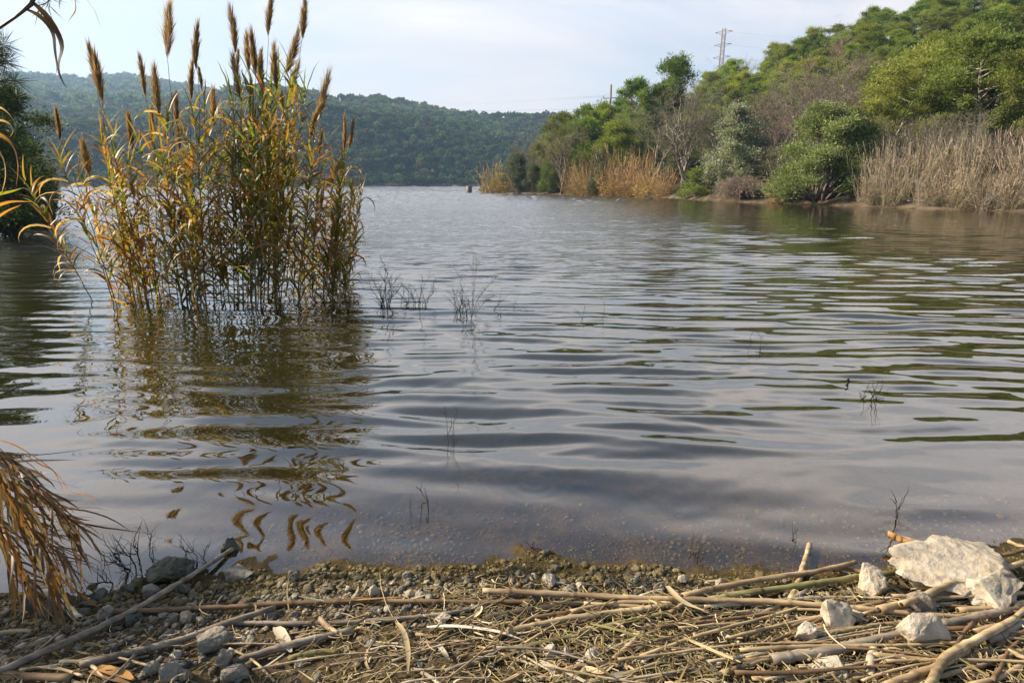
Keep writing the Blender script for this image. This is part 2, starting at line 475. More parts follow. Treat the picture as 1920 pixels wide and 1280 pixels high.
# ------------------------------------------------------------------ ground and hills (one continuous sheet, cut in two at 300 m)
def terrain():
    az = np.concatenate([np.linspace(-math.pi, -1.25, 40, endpoint=False), np.linspace(-1.25, 1.25, 560, endpoint=False), np.linspace(1.25, math.pi, 41)])
    rr = np.concatenate([[0.02, 0.3, 0.6], np.geomspace(0.9, 6, 210, endpoint=False), np.geomspace(6, 300, 170)])
    rf = np.geomspace(300, 2200, 130)
    for name, rad in (('ground', rr), ('hills', rf)):
        A, D = np.meshgrid(az, rad)
        x, y = D * np.sin(A), D * np.cos(A)
        z = ground_z(x, y)
        n, m_ = len(rad), len(az)
        i = np.arange(n - 1)[:, None] * m_; j = np.arange(m_ - 1)[None]
        q = np.stack([i + j, i + j + 1, i + m_ + j + 1, i + m_ + j], -1).reshape(-1, 4)
        # earth colours: shore silt, lake-bed mud, bank soil, forest floor
        c = np.zeros((n, m_, 3)); c[:] = (0.095, 0.068, 0.036)
        nz = fnoise(x * 1.5, y * 1.5, 55, 4)[..., None]
        c = c * (1 + 0.35 * nz)
        wet = (1 - sstep(0.0, 0.055, z))[..., None]
        c = c * (1 - wet) + wet * np.array((0.075, 0.053, 0.023)) * (1 + 0.9 * fnoise(x * 9, y * 9, 57, 3)[..., None])
        deep = sstep(0.10, 0.9, -z)[..., None]
        c = c * (1 - deep) + deep * np.array((0.06, 0.05, 0.02))
        bank = (np.clip((D - 25) / 5, 0, 1) * (z > 0.02))[..., None]
        c = c * (1 - bank) + bank * np.array((0.17, 0.13, 0.085)) * (1 + 0.7 * nz)
        wood = (sstep(0.12, 0.4, z) * np.clip((D - 25) / 5, 0, 1))[..., None]
        c = c * (1 - wood) + wood * np.where(D[..., None] > 300, np.array((0.04, 0.05, 0.022)), np.array((0.07, 0.058, 0.033)))
        b = MB(); b.add(np.stack([x, y, z], -1), q, None, c.reshape(-1, 3))
        m, n_, l = new_mat(name)
        o_ = n_('ShaderNodeOutputMaterial'); p = n_('ShaderNodeBsdfPrincipled')
        p.inputs['Roughness'].default_value = 0.9; p.inputs['Specular IOR Level'].default_value = 0.15
        at = n_('ShaderNodeAttribute'); at.attribute_name = 'Col'
        tcn = n_('ShaderNodeTexCoord'); no = n_('ShaderNodeTexNoise'); no.inputs['Scale'].default_value = 26 if name == 'ground' else 0.2
        no.inputs['Detail'].default_value = 8; no.inputs['Roughness'].default_value = 0.7
        l(tcn.outputs['Object'], no.inputs['Vector'])
        cr = n_('ShaderNodeValToRGB'); cr.color_ramp.elements[0].position, cr.color_ramp.elements[1].position = 0.3, 0.7
        cr.color_ramp.elements[0].color, cr.color_ramp.elements[1].color = (0.45, 0.45, 0.45, 1), (1.35, 1.3, 1.25, 1)
        l(no.outputs['Fac'], cr.inputs['Fac'])
        g = n_('ShaderNodeMixRGB'); g.blend_type = 'MULTIPLY'; g.inputs['Fac'].default_value = 1
        l(at.outputs['Color'], g.inputs['Color1']); l(cr.outputs['Color'], g.inputs['Color2']); l(g.outputs['Color'], p.inputs['Base Color'])
        bm = n_('ShaderNodeBump'); bm.inputs['Strength'].default_value = 0.8; bm.inputs['Distance'].default_value = 0.02
        l(no.outputs['Fac'], bm.inputs['Height']); l(bm.outputs['Normal'], p.inputs['Normal'])
        l(p.outputs[0], o_.inputs['Surface'])
        tag(b.build(name, m, None, True), kind='structure')
terrain()

# ------------------------------------------------------------------ lake water: rippled sheet
def water():
    rad = [1.35]
    while rad[-1] < 700:
        r = rad[-1]
        rad.append(r + max(0.022, 0.0052 * r) if r < 60 else r * 1.02)
    rad = np.array(rad)
    az = np.linspace(-1.25, 1.25, 640)
    A, D = np.meshgrid(az, rad)
    x, y = D * np.sin(A), D * np.cos(A)
    depth = np.clip(-ground_z(x, y), 0, 5)
    r2 = np.random.default_rng(11)
    eta = np.zeros_like(x)
    # long-crested wavelets running in to the shore, some wander in their crest lines
    wx = x + 0.25 * fnoise(x * 0.5, y * 0.5, 71, 2)
    wy = y + 0.10 * fnoise(x * 0.55, y * 1.1, 72, 3) + 0.05 * x
    for i in range(26):
        lam = float(np.exp(r2.uniform(math.log(0.21), math.log(0.75))))
        th = r2.normal(0.0, 0.13)
        k = 2 * math.pi / lam
        sl_ = 0.038 * (lam / 0.4) ** -0.1
        eta += sl_ / k * np.cos(k * (wx * math.sin(th) + wy * math.cos(th)) + r2.uniform(0, 6.28))
    for i in range(18):                      # small cross ripples
        lam = float(np.exp(r2.uniform(math.log(0.11), math.log(0.27))))
        th = r2.normal(0.0, 0.40)
        k = 2 * math.pi / lam
        eta += 0.0125 / k * np.cos(k * (wx * math.sin(th) + wy * math.cos(th)) + r2.uniform(0, 6.28)) * np.clip(0.5 + 1.6 * fnoise(x * 0.9 + i, y * 1.6, 200 + i, 2), 0, 1.6) * (1 - sstep(9, 20, D))
    for i in range(8):                       # slow swell between the wavelets
        lam = r2.uniform(0.9, 1.9)
        th = r2.normal(0.0, 0.5)
        k = 2 * math.pi / lam
        eta += 0.008 / k * np.cos(k * (x * math.sin(th) + y * math.cos(th)) + r2.uniform(0, 6.28))
    patch = 0.78 + 0.55 * fnoise(x * 0.35, y * 0.6, 73, 3)
    amp = np.clip(patch, 0.3, 1.4) * (0.28 + 0.72 * sstep(0.01, 0.16, depth)) * (1 - 0.8 * sstep(14, 45, D))
    amp *= 0.80 + 0.20 * sstep(3.0, 5.5, D)
    # stillness in the lee of the reed clump
    lee = np.exp(-((x + 3.4) / 1.6) ** 2 - ((y - 5.2) / 2.0) ** 2)
    amp *= 1 - 0.35 * lee
    z = eta * amp
    for px, py, rr_, a_ in ((1000, 905, 0.16, 0.0004), (1680, 990, 0.10, 0.0005), (430, 1030, .10, .0004)):
        c = at_z(px, py)
        d = np.hypot(x - c.x, y - c.y)
        z += a_ * np.cos(d * 2 * math.pi / 0.07) * np.exp(-(d / rr_) ** 2)
    n, m_ = x.shape
    i = np.arange(n - 1)[:, None] * m_; j = np.arange(m_ - 1)[None]
    q = np.stack([i + j, i + j + 1, i + m_ + j + 1, i + m_ + j], -1).reshape(-1, 4)
    b = MB()
    # wind chop on the open water: short steep wavelets, crests a few cells long
    ch = r2.normal(size=x.shape)
    ch = (np.roll(ch, 1, 1) + 2 * ch + np.roll(ch, -1, 1)) / 2.45
    dr_ = np.gradient(rad)[:, None]
    open_ = sstep(9, 45, D) * (1 - 0.93 * sstep(0.08, 0.42, A + 0.08 * fnoise(x * 0.06, y * 0.03, 75, 3)))
    z += 0.085 * dr_ * ch * open_ * np.clip(1 + 0.8 * fnoise(x * 0.08, y * 0.05, 76, 3), 0.3, 2) * (1 - 0.45 * sstep(60, 180, D))
    wind = sstep(5, 24, D + 3 * fnoise(x * 0.15, y * 0.25, 74, 3)) * (1 - 0.88 * sstep(0.05, 0.40, A))
    c = np.stack([depth, wind, sstep(30, 200, D)], -1)
    b.add(np.stack([x, y, z], -1), q, None, c.reshape(-1, 3))
    m, n_, l = new_mat('water')
    o_ = n_('ShaderNodeOutputMaterial')
    at = n_('ShaderNodeAttribute'); at.attribute_name = 'Col'
    sp = n_('ShaderNodeSeparateColor'); l(at.outputs['Color'], sp.inputs['Color'])
    tcn = n_('ShaderNodeTexCoord')
    hts = []
    for sx, sy, scl, det in ((0.8, 2.2, 3.2, 3), (0.6, 1.5, 0.9, 4)):
        mp_ = n_('ShaderNodeMapping'); mp_.inputs['Scale'].default_value = (sx, sy, 1)
        no = n_('ShaderNodeTexNoise'); no.inputs['Scale'].default_value = scl; no.inputs['Detail'].default_value = det
        l(tcn.outputs['Object'], mp_.inputs['Vector']); l(mp_.outputs['Vector'], no.inputs['Vector'])
        hts.append(no)
    b1 = n_('ShaderNodeBump'); b1.inputs['Distance'].default_value = 0.07
    b2 = n_('ShaderNodeBump'); b2.inputs['Distance'].default_value = 0.30
    l(hts[0].outputs['Fac'], b1.inputs['Height']); l(hts[1].outputs['Fac'], b2.inputs['Height'])
    l(sp.outputs['Green'], b1.inputs['Strength']); l(sp.outputs['Blue'], b2.inputs['Strength'])
    l(b1.outputs['Normal'], b2.inputs['Normal'])
    fr = n_('ShaderNodeFresnel'); fr.inputs['IOR'].default_value = 1.50
    l(b2.outputs['Normal'], fr.inputs['Normal'])
    gl = n_('ShaderNodeBsdfGlossy'); gl.inputs['Color'].default_value = (1, 1, 1, 1)
    ro = n_('ShaderNodeMath'); ro.operation = 'MULTIPLY_ADD'; ro.inputs[1].default_value = 0.20; ro.inputs[2].default_value = 0.008
    l(sp.outputs['Green'], ro.inputs[0]); l(ro.outputs[0], gl.inputs['Roughness'])
    l(b2.outputs['Normal'], gl.inputs['Normal'])
    # the water body: clear at the edge, murky olive with depth (optical depth)
    tr = n_('ShaderNodeBsdfTransparent'); tr.inputs['Color'].default_value = (0.80, 0.70, 0.48, 1)
    df = n_('ShaderNodeBsdfDiffuse'); df.inputs['Color'].default_value = (0.022, 0.020, 0.006, 1)
    ex = n_('ShaderNodeMath'); ex.operation = 'MULTIPLY'; ex.inputs[1].default_value = -9.0
    e2 = n_('ShaderNodeMath'); e2.operation = 'EXPONENT'
    e3 = n_('ShaderNodeMath'); e3.operation = 'SUBTRACT'; e3.inputs[0].default_value = 1.0
    l(sp.outputs['Red'], ex.inputs[0]); l(ex.outputs[0], e2.inputs[0]); l(e2.outputs[0], e3.inputs[1])
    mb = n_('ShaderNodeMixShader'); l(e3.outputs[0], mb.inputs['Fac']); l(tr.outputs[0], mb.inputs[1]); l(df.outputs[0], mb.inputs[2])
    pw = n_('ShaderNodeMath'); pw.operation = 'POWER'; pw.inputs[1].default_value = 0.68; pw.use_clamp = True; l(fr.outputs[0], pw.inputs[0])
    ge = n_('ShaderNodeNewGeometry'); iv = n_('ShaderNodeMath'); iv.operation = 'SUBTRACT'; iv.inputs[0].default_value = 1.0; l(ge.outputs['Backfacing'], iv.inputs[1])
    fb = n_('ShaderNodeMath'); fb.operation = 'MULTIPLY'; l(pw.outputs[0], fb.inputs[0]); l(iv.outputs[0], fb.inputs[1])   # light passes straight up and down through the sheet
    mx_ = n_('ShaderNodeMixShader'); l(fb.outputs[0], mx_.inputs['Fac']); l(mb.outputs[0], mx_.inputs[1]); l(gl.outputs[0], mx_.inputs[2])
    l(mx_.outputs[0], o_.inputs['Surface'])
    tag(b.build('lake_water', m, None, True), kind='structure')
water()
# ------------------------------------------------------------------ plant builders (prototypes in metres, base at the origin)
def jitter_path(p0, p1, n, amp, r, sag=0.0):
    p0, p1 = np.asarray(p0, float), np.asarray(p1, float)
    t = np.linspace(0, 1, n)[:, None]
    P = p0 + (p1 - p0) * t
    off = np.cumsum(r.normal(size=(n, 3)) * amp, 0)
    off -= off[0] + (off[-1] - off[0]) * t * 0.6
    P = P + off
    P[:, 2] += sag * (np.sin(np.pi * t[:, 0]))
    return P

def leaf_cloud(mb, c, rad, n, ln, wd, colr, r, shell=0.45, up=0.35, squash=0.8, dark=0.75):
    """n small leaves through one clump, pointing outwards"""
    d = unit(n, r)
    d[:, 2] = np.abs(d[:, 2]) * np.where(r.random(n) < 0.72, 1, -1)
    rr = rad * np.minimum(1.55, shell * 0.7 + r.gamma(2.2, 0.25, n))
    C = np.asarray(c) + d * rr[:, None] * np.array([1, 1, squash])
    D = d + unit(n, r) * 0.75 + np.array([0, 0, up])
    D /= np.linalg.norm(D, axis=1)[:, None]
    S = np.cross(D, unit(n, r)); S /= np.linalg.norm(S, axis=1)[:, None]
    l = ln * r.uniform(0.6, 1.3, n)[:, None]
    tone = r.uniform(dark, 1.3, n)[:, None] * np.asarray(colr)[None]
    yel = (r.random(n) < 0.15)[:, None]
    tone = np.where(yel, tone * np.array([1.35, 1.15, 0.8]), tone)
    mb.quads(C, D * l * 0.5, S * wd * 0.5 * r.uniform(0.7, 1.3, n)[:, None], tone)

def make_pine(seed, H=8.0, W=2.5, colr=(0.085, 0.135, 0.028), bare=0.35, lean=(0.3, 0.0), n_br=15, pale=False, dens=250, cl=1.0):
    r = np.random.default_rng(seed)
    root = empty('pine_tree', (0, 0, -500))
    tr, cw = MB(), MB()
    top = np.array([lean[0] * H * 0.4, lean[1] * H * 0.4, H * 0.93])
    P = jitter_path((0, 0, -0.6), top, 12, 0.09, r)
    tr.tube(P, np.linspace(0.10 if pale else 0.14, 0.025, 12) * H / 8, 7)
    for k in range(n_br):
        t = bare + (1 - bare) * (k + 0.5) / n_br
        i = t * 11
        b0 = P[int(i)] + (P[min(int(i) + 1, 11)] - P[int(i)]) * (i - int(i))
        ang = k * 2.4 + r.uniform(-0.5, 0.5)
        prof = math.sin(math.pi * (0.22 + 0.74 * (t - bare) / (1 - bare))) ** 0.7
        ln = W * prof * r.uniform(0.65, 1.15)
        e = b0 + np.array([math.cos(ang) * ln, math.sin(ang) * ln, ln * r.uniform(0.05, 0.55)])
        bp = jitter_path(b0, e, 6, 0.08, r, 0.1)
        tr.tube(bp, np.linspace(0.05, 0.012, 6) * H / 8, 5)
        for c_, f in ((bp[-1], 1.0), (bp[3] + r.normal(size=3) * 0.25, 0.8), (bp[-2] + r.normal(size=3) * 0.45, 0.75)):
            cc = np.asarray(colr) * r.uniform(0.75, 1.25)
            leaf_cloud(cw, c_, r.uniform(0.55, 0.95) * W / 2.5 * f * cl, int(dens * f), 0.26, 0.07, cc, r)
    for k in range(3):
        leaf_cloud(cw, top + r.normal(size=3) * 0.4 * np.array([1, 1, .5]), 0.7 * W / 2.5, dens, 0.30, 0.085, np.asarray(colr) * r.uniform(0.8, 1.3), r)
    for k in range(7):               # dead lower twigs
        t = bare * r.uniform(0.3, 1.0)
        b0 = P[int(t * 11)]
        ang = r.uniform(0, 6.28)
        e = b0 + np.array([math.cos(ang), math.sin(ang), r.uniform(-0.1, 0.5)]) * r.uniform(0.6, 1.6)
        tr.tube(jitter_path(b0, e, 5, 0.06, r), np.linspace(0.022, 0.008, 5), 4)
    tr.build('trunk', M['pale_bark' if pale else 'bark'], root, True)
    cw.build('crown', M['pine'], root)
    root['H'], root['W'] = float(H), float(W)
    return root

def make_bush(seed, H=4.0, W=2.4, colr=(0.11, 0.15, 0.075), ln=0.17, wd=0.06, n=34, dens=330, name='green_bush', lift=0.0, rr=(0.45, 0.8)):
    r = np.random.default_rng(seed)
    root = empty(name, (0, 0, -500))
    st, fo = MB(), MB()
    for k in range(n):
        th = r.uniform(0, 6.28)
        u = r.random() ** 0.55
        zf = lift + (1 - lift) * r.random()
        prof = math.sqrt(max(0.0, 1 - ((zf - lift) / (1.03 - lift)) ** 2.2)) * (0.92 + 0.08 * min(1, (zf - lift + 0.1) / 0.3))
        rad = W * 0.85 * prof * u
        c = np.array([math.cos(th) * rad, math.sin(th) * rad, H * zf * 0.88 + 0.15])
        if k % 2 == 0:
            p = jitter_path((r.normal() * 0.15, r.normal() * 0.15, -0.3), c, 6, 0.07, r, 0.1)
            st.tube(p, np.linspace(0.055, 0.014, 6) * H / 4, 5)
        leaf_cloud(fo, c, r.uniform(*rr) * W / 2.4, dens, ln, wd, np.asarray(colr) * r.uniform(0.75, 1.25), r, 0.35, 0.5)
    st.build('stems', M['bark'], root, True)
    fo.build('foliage', M['bush'], root)
    root['H'], root['W'] = float(H), float(W)
    return root

def make_bare(seed, H=8.0, W=2.6, tw=(0.22, 0.175, 0.135), pale=False, trunks=2, twigs=7, name='bare_tree', fork=0.3):
    r = np.random.default_rng(seed)
    root = empty(name, (0, 0, -500))
    tr, cw = MB(), MB()
    for a in range(trunks):
        d0 = np.array([r.normal() * 0.16, r.normal() * 0.16, 1.0])
        h = H * r.uniform(0.6, 0.8)
        P = jitter_path((r.normal() * 0.25, r.normal() * 0.25, -0.5), d0 * h, 10, 0.10, r)
        tr.tube(P, np.linspace(0.11, 0.035, 10) * H / 8, 6)
        for k in range(9):
            t = fork + (1 - fork) * (k + 1) / 9
            b0 = P[min(9, int(t * 9))]
            ang = r.uniform(0, 6.28)
            out = W * r.uniform(0.55, 1.0)
            e = b0 + np.array([math.cos(ang) * out, math.sin(ang) * out, (H - b0[2]) * r.uniform(0.35, 1.0)])
            B = jitter_path(b0, e, 7, 0.12, r, 0.1)
            tr.tube(B, np.linspace(0.045, 0.012, 7) * H / 8, 4, caps=False)
            for m_ in range(6):
                c0 = B[2 + m_ % 5]
                dd = (B[-1] - B[0]) / np.linalg.norm(B[-1] - B[0]) + unit(1, r)[0] * 0.8 + np.array([0, 0, 0.25])
                c1 = c0 + dd * r.uniform(0.5, 1.1) * H / 8
                C = jitter_path(c0, c1, 5, 0.06, r)
                cw.tube(C, np.linspace(0.016, 0.007, 5), 3, np.asarray(tw) * r.uniform(0.8, 1.2), False)
                n = twigs
                ii = r.integers(1, 5, n)
                o = C[ii]
                D = dd / np.linalg.norm(dd) + unit(n, r) * 0.9
                D /= np.linalg.norm(D, axis=1)[:, None]
                S = np.cross(D, unit(n, r)); S /= np.linalg.norm(S, axis=1)[:, None]
                lh = r.uniform(0.18, 0.42, n)[:, None]
                cw.quads(o + D * lh, D * lh, S * 0.011, np.asarray(tw) * r.uniform(0.75, 1.35, n)[:, None])
                # a second order of hair-fine twigs
                D2 = np.repeat(D, 2, 0) + unit(2 * n, r) * 0.8
                D2 /= np.linalg.norm(D2, axis=1)[:, None]
                o2 = np.repeat(o + D * lh * 1.3, 2, 0)
                S2 = np.cross(D2, unit(2 * n, r)); S2 /= np.linalg.norm(S2, axis=1)[:, None]
                cw.quads(o2 + D2 * 0.18, D2 * 0.18, S2 * 0.009, np.asarray(tw) * r.uniform(0.85, 1.45, 2 * n)[:, None])
    tr.build('trunk', M['pale_bark' if pale else 'bark'], root, True)
    cw.build('crown', M['dry'], root)
    root['H'], root['W'] = float(H), float(W)
    return root

def make_thicket(seed, H=4.2, W=1.5, n=120, tw=(0.33, 0.24, 0.15), leafc=(0.42, 0.26, 0.10), lean=0.0, nl=9, fluff=True, name='reed_thicket'):
    r = np.random.default_rng(seed)
    root = empty(name, (0, 0, -500))
    st, fo = MB(), MB()
    for k in range(n):
        th, u = r.uniform(0, 6.28), r.random() ** 0.5
        b = np.array([math.cos(th) * u * W * 0.8, math.sin(th) * u * W * 0.8, -0.2])
        h = H * (0.42 + 0.58 * r.random() ** 0.8) * (1 - 0.25 * u * r.random())
        e = b + np.array([(math.cos(th) * u * 0.30 + lean + r.normal() * 0.17) * h, (math.sin(th) * u * 0.3 + r.normal() * 0.17) * h, h])
        P = jitter_path(b, e, 6, 0.05, r)
        cs = np.asarray(tw) * r.uniform(0.7, 1.3)
        st.tube(P, np.linspace(0.016, 0.006, 6), 3, cs, False)
        if fluff and r.random() < 0.7:      # weathered seed heads
            m_ = 9
            ax = (P[-1] - P[-2]); ax /= np.linalg.norm(ax)
            o = P[-1] - ax * r.uniform(0.0, 0.7, m_)[:, None]
            D = ax + unit(m_, r) * 0.22; D /= np.linalg.norm(D, axis=1)[:, None]
            S = np.cross(D, unit(m_, r)); S /= np.linalg.norm(S, axis=1)[:, None]
            fo.quads(o, D * 0.24, S * 0.018, cs * r.uniform(1.0, 1.5, m_)[:, None] * np.array([1.05, 1, 0.98]))
        m_ = nl
        t = r.beta(1.3, 1.9, m_) * 0.9
        i = t * 5
        o = P[i.astype(int)] + (P[np.minimum(i.astype(int) + 1, 5)] - P[i.astype(int)]) * (i % 1)[:, None]
        D = unit(m_, r) * np.array([1, 1, 0.5]) + np.array([0, 0, 0.35]); D /= np.linalg.norm(D, axis=1)[:, None]
        S = np.cross(D, unit(m_, r)); S /= np.linalg.norm(S, axis=1)[:, None]
        lc = np.asarray(leafc) * r.uniform(0.55, 1.5, m_)[:, None]
        g = (r.random(m_) < 0.10)[:, None]
        lc = np.where(g, np.array([0.10, 0.14, 0.04]) * r.uniform(0.7, 1.2, m_)[:, None], lc)
        lh = r.uniform(0.10, 0.26, m_)[:, None]
        fo.quads(o + D * lh, D * lh, S * 0.020, lc)
    st.build('stalks', M['dry'], root)
    fo.build('dry_leaves', M['dry'], root)
    root['H'], root['W'] = float(H), float(W)
    return root

def make_brush(seed, H=1.6, W=2.0, n=420, tw=(0.26, 0.21, 0.17)):
    """dome of tangled bare twigs"""
    r = np.random.default_rng(seed)
    root = empty('twig_mound', (0, 0, -500))
    st, fo = MB(), MB()
    for k in range(n):
        th, u = r.uniform(0, 6.28), r.random() ** 0.6
        dx, dy = math.cos(th), math.sin(th)
        t = np.linspace(0, 1, 6)
        ln = W * r.uniform(0.5, 1.05) * (0.35 + 0.65 * u)
        hh = H * r.uniform(0.6, 1.05) * math.sqrt(max(0.06, 1 - (0.8 * u) ** 2))
        P = np.stack([dx * ln * t ** 0.8, dy * ln * t ** 0.8, hh * np.sin(np.pi * (0.05 + (0.42 + 0.43 * u) * t))], -1) + np.cumsum(r.normal(size=(6, 3)) * 0.05, 0)
        c = np.asarray(tw) * r.uniform(0.65, 1.35)
        (st if k % 12 == 0 else fo).tube(P, np.linspace(0.022 if k % 12 == 0 else 0.011, 0.006, 6), 3, c, False)
        m_ = 7
        o = P[r.integers(2, 6, m_)]
        D = unit(m_, r) + np.array([dx, dy, 0.0]) * 0.6; D /= np.linalg.norm(D, axis=1)[:, None]
        S = np.cross(D, unit(m_, r)); S /= np.linalg.norm(S, axis=1)[:, None]
        fo.quads(o + D * 0.18, D * 0.2, S * 0.009, c * r.uniform(0.8, 1.4, m_)[:, None])
    st.build('branches', M['dry'], root)
    fo.build('twigs', M['dry'], root)
    root['H'], root['W'] = float(H), float(W)
    return root

used = set()
def plant(proto, px, py_base, py_top, width_px=None, d=None, inland=None, rz=None, label=None, cat=None, group=None):
    """stand a copy of the prototype on the ground: at horizontal range d, or so far inland of the far shore"""
    a, _ = az_el(px, py_base)
    if d is None:
        d = float(np.interp(a, RA, RD)) + (inland if inland is not None else 1.0)
    x, y = d * math.sin(a), d * math.cos(a)
    z = gz(x, y)
    top = at_range(px, py_top, d).z
    H = max(top - z, 0.6)
    f = math.hypot(*(ray(px, py_base).xy)) / F           # metres across per pixel at unit range
    kz = H / proto['H']
    kw = (width_px * 0.5 * d / (F * math.hypot(*ray(px, py_base).xy))) / proto['W'] if width_px else kz
    o = proto if proto.name not in used else copy_tree(proto)
    used.add(proto.name); used.add(o.name)
    til = 0.13 if cat == 'reeds' else 0.03
    o.location = (x, y, z)
    o.rotation_euler = (rng.normal() * til, rng.normal() * til, rng.uniform(0, 6.28) if rz is None else rz)
    o.scale = (kw, kw, kz)
    for k in ('label', 'group', 'category'):
        if k in o: del o[k]
    tag(o, label, cat, group)
    return o

# prototypes
pines = [make_pine(101, 8, 2.6, (0.16, 0.21, 0.042), 0.3, (0.3, 0), 18, False, 330, 0.85), make_pine(102, 8, 2.7, (0.19, 0.245, 0.042), 0.25, (-0.3, 0.2), 18, False, 330, 0.85), make_pine(103, 8, 2.4, (0.14, 0.19, 0.042), 0.4, (0.5, -0.2), 17, False, 330, 0.85),
         make_pine(104, 8, 2.9, (0.21, 0.25, 0.05), 0.15, (0.1, 0.3), 19, False, 330, 0.85)]
light_pines = [make_pine(111, 11, 4.6, (0.22, 0.265, 0.065), 0.30, (0.6, 0.0), 40, True, 330, 0.50), make_pine(112, 11, 4.2, (0.205, 0.255, 0.06), 0.36, (0.2, 0.3), 38, True, 330, 0.50)]
shade_toned_pine = make_pine(131, 8, 3.0, (0.045, 0.070, 0.026), 0.08, (0.2, 0.0), 18, False, 300)  # backlit shade of the left bank painted into the needle colour
tall_pine = make_pine(121, 9, 2.3, (0.14, 0.195, 0.04), 0.42, (0.15, 0.1), 15, False, 320, 0.85)
bares = [make_bare(201, 8, 2.5), make_bare(202, 8, 2.8, (0.25, 0.20, 0.155), False, 3), make_bare(203, 8, 2.3, (0.20, 0.175, 0.14), True, 3, 8), make_bare(204, 7, 2.4, (0.24, 0.18, 0.15), True, 1, 9)]
green_bare = make_bare(205, 8, 2.5, (0.19, 0.19, 0.10), True, 2, 9, 'budding_tree')
silver = make_bush(301, 5, 2.2, (0.29, 0.33, 0.225), 0.12, 0.055, 54, 620, 'silver_tree', 0.06, (0.36, 0.66))
bigbush = make_bush(302, 5, 2.4, (0.20, 0.25, 0.095), 0.12, 0.04, 70, 900, 'tamarisk_bush', 0.02, (0.36, 0.62))
darkbush = make_bush(303, 4, 2.2, (0.115, 0.14, 0.085), 0.16, 0.065, 38, 420, 'olive_bush', 0.03)
greenbush = make_bush(304, 3, 2.0, (0.16, 0.215, 0.05), 0.13, 0.055, 36, 520, 'green_bush', 0.0)
tan = [make_thicket(401, 4.2, 1.5, 110, (0.44, 0.33, 0.20), (0.55, 0.36, 0.13), 0, 11), make_thicket(402, 4.2, 1.6, 115, (0.42, 0.31, 0.20), (0.52, 0.34, 0.14), 0.10, 11), make_thicket(403, 4.0, 1.4, 100, (0.48, 0.36, 0.22), (0.60, 0.40, 0.14), -0.06, 11)]
greyreed = [make_thicket(411, 4.4, 1.3, 110, (0.44, 0.38, 0.30), (0.42, 0.32, 0.19), 0.14, 9), make_thicket(412, 4.4, 1.5, 95, (0.50, 0.44, 0.34), (0.46, 0.34, 0.19), 0.0, 10), make_thicket(413, 4.4, 1.2, 105, (0.38, 0.32, 0.26), (0.38, 0.28, 0.17), -0.12, 8)]
mound = make_brush(501)

# --- right bank, waterline row, from the tip of the point to the right edge of the photo
G_SH = 'shrubs along the wooded shore'
plant(tan[0], 930, 361, 296, 58, inland=2.5, label='rusty tan reed clump at the outer tip of the wooded point', cat='reeds', group='reed clumps along the far shore')
plant(darkbush, 968, 361, 287, 62, inland=3, label='dark grey-green shrub leaning over the water near the point tip', cat='shrub', group=G_SH)
plant(darkbush, 1000, 362, 306, 46, inland=3, label='small grey-green shrub between the point-tip shrub and a bright green one', cat='shrub', group=G_SH)
plant(greenbush, 1030, 363, 306, 46, inland=3, label='fresh green leafy shrub beside the leaning dark-trunked bare tree', cat='shrub', group=G_SH)
plant(bares[0], 985, 355, 262, 60, inland=7, label='thin brown leafless tree behind the shrubs at the point tip', cat='tree', group='bare trees on the wooded bank')
plant(bares[1], 1058, 362, 240, 105, inland=4, label='wide grey-brown leafless tree with dark trunk left of the golden reeds', cat='tree', group='bare trees on the wooded bank')
for (px, t, wpx, inl, lab) in ((1078, 296, 40, 1.2, 'golden dry reed clump right beneath the leaning dark trunk'), (1100, 300, 42, 1.5, 'golden dry reed clump left of the small blue-green bush'),
                               (1092, 268, 44, 5, 'tall thin tan reeds standing behind the golden clumps'),
                               (1146, 292, 52, 1.2, 'golden dry reed clump right of the small blue-green bush'), (1180, 290, 60, 1.5, 'broad straw-coloured reed clump below the pale many-stemmed tree'),
                               (1215, 300, 54, 1.2, 'straw-coloured reed clump with a curled pale leaf tuft'), (1243, 302, 42, 1.6, 'last straw reed clump before the round green shore bush'),
                               (1165, 262, 60, 4.5, 'pinkish wispy tall reeds behind the golden waterline clumps'), (1200, 268, 60, 5, 'wispy tan tall reeds below the pale leafless trunks')):
    plant(tan[int(px) % 3], px, 366, t, wpx, inland=inl, label=lab, cat='reeds', group='reed clumps along the far shore')
plant(darkbush, 1122, 366, 284, 44, inland=2.2, label='small blue-green bush squeezed between two golden reed clumps', cat='shrub', group=G_SH)
plant(greenbush, 1305, 374, 317, 76, inland=2.0, label='round yellow-green bush above the pale gravel strip of the shore', cat='shrub', group=G_SH)
plant(silver, 1376, 378, 186, 140, inland=4.5, label='tall silvery grey-green tree with rounded leaf clumps above the twig mound', cat='tree')
plant(mound, 1388, 382, 332, 118, inland=1.2, label='grey dome of tangled bare twigs at the water edge', cat='brush')
plant(bigbush, 1532, 386, 188, 205, inland=3.2, label='largest rounded green bush on the shore, lit from the left', cat='bush')
plant(bares[0], 1452, 382, 275, 80, inland=4, label='low brown leafless shrub in the gap between silver tree and big green bush', cat='shrub', group='bare trees on the wooded bank')
plant(tan[1], 1462, 384, 330, 50, inland=1.2, label='short brown dry reeds beside the twig mound', cat='reeds', group='reed clumps along the far shore')
plant(bares[3], 1440, 378, 215, 95, inland=7, label='tangled brown leafless tree behind the gap right of the silver tree', cat='tree', group='bare trees on the wooded bank')
plant(greenbush, 1604, 386, 232, 110, inland=5.0, label='yellowish green shrub tucked behind the right side of the big bush', cat='shrub', group=G_SH)
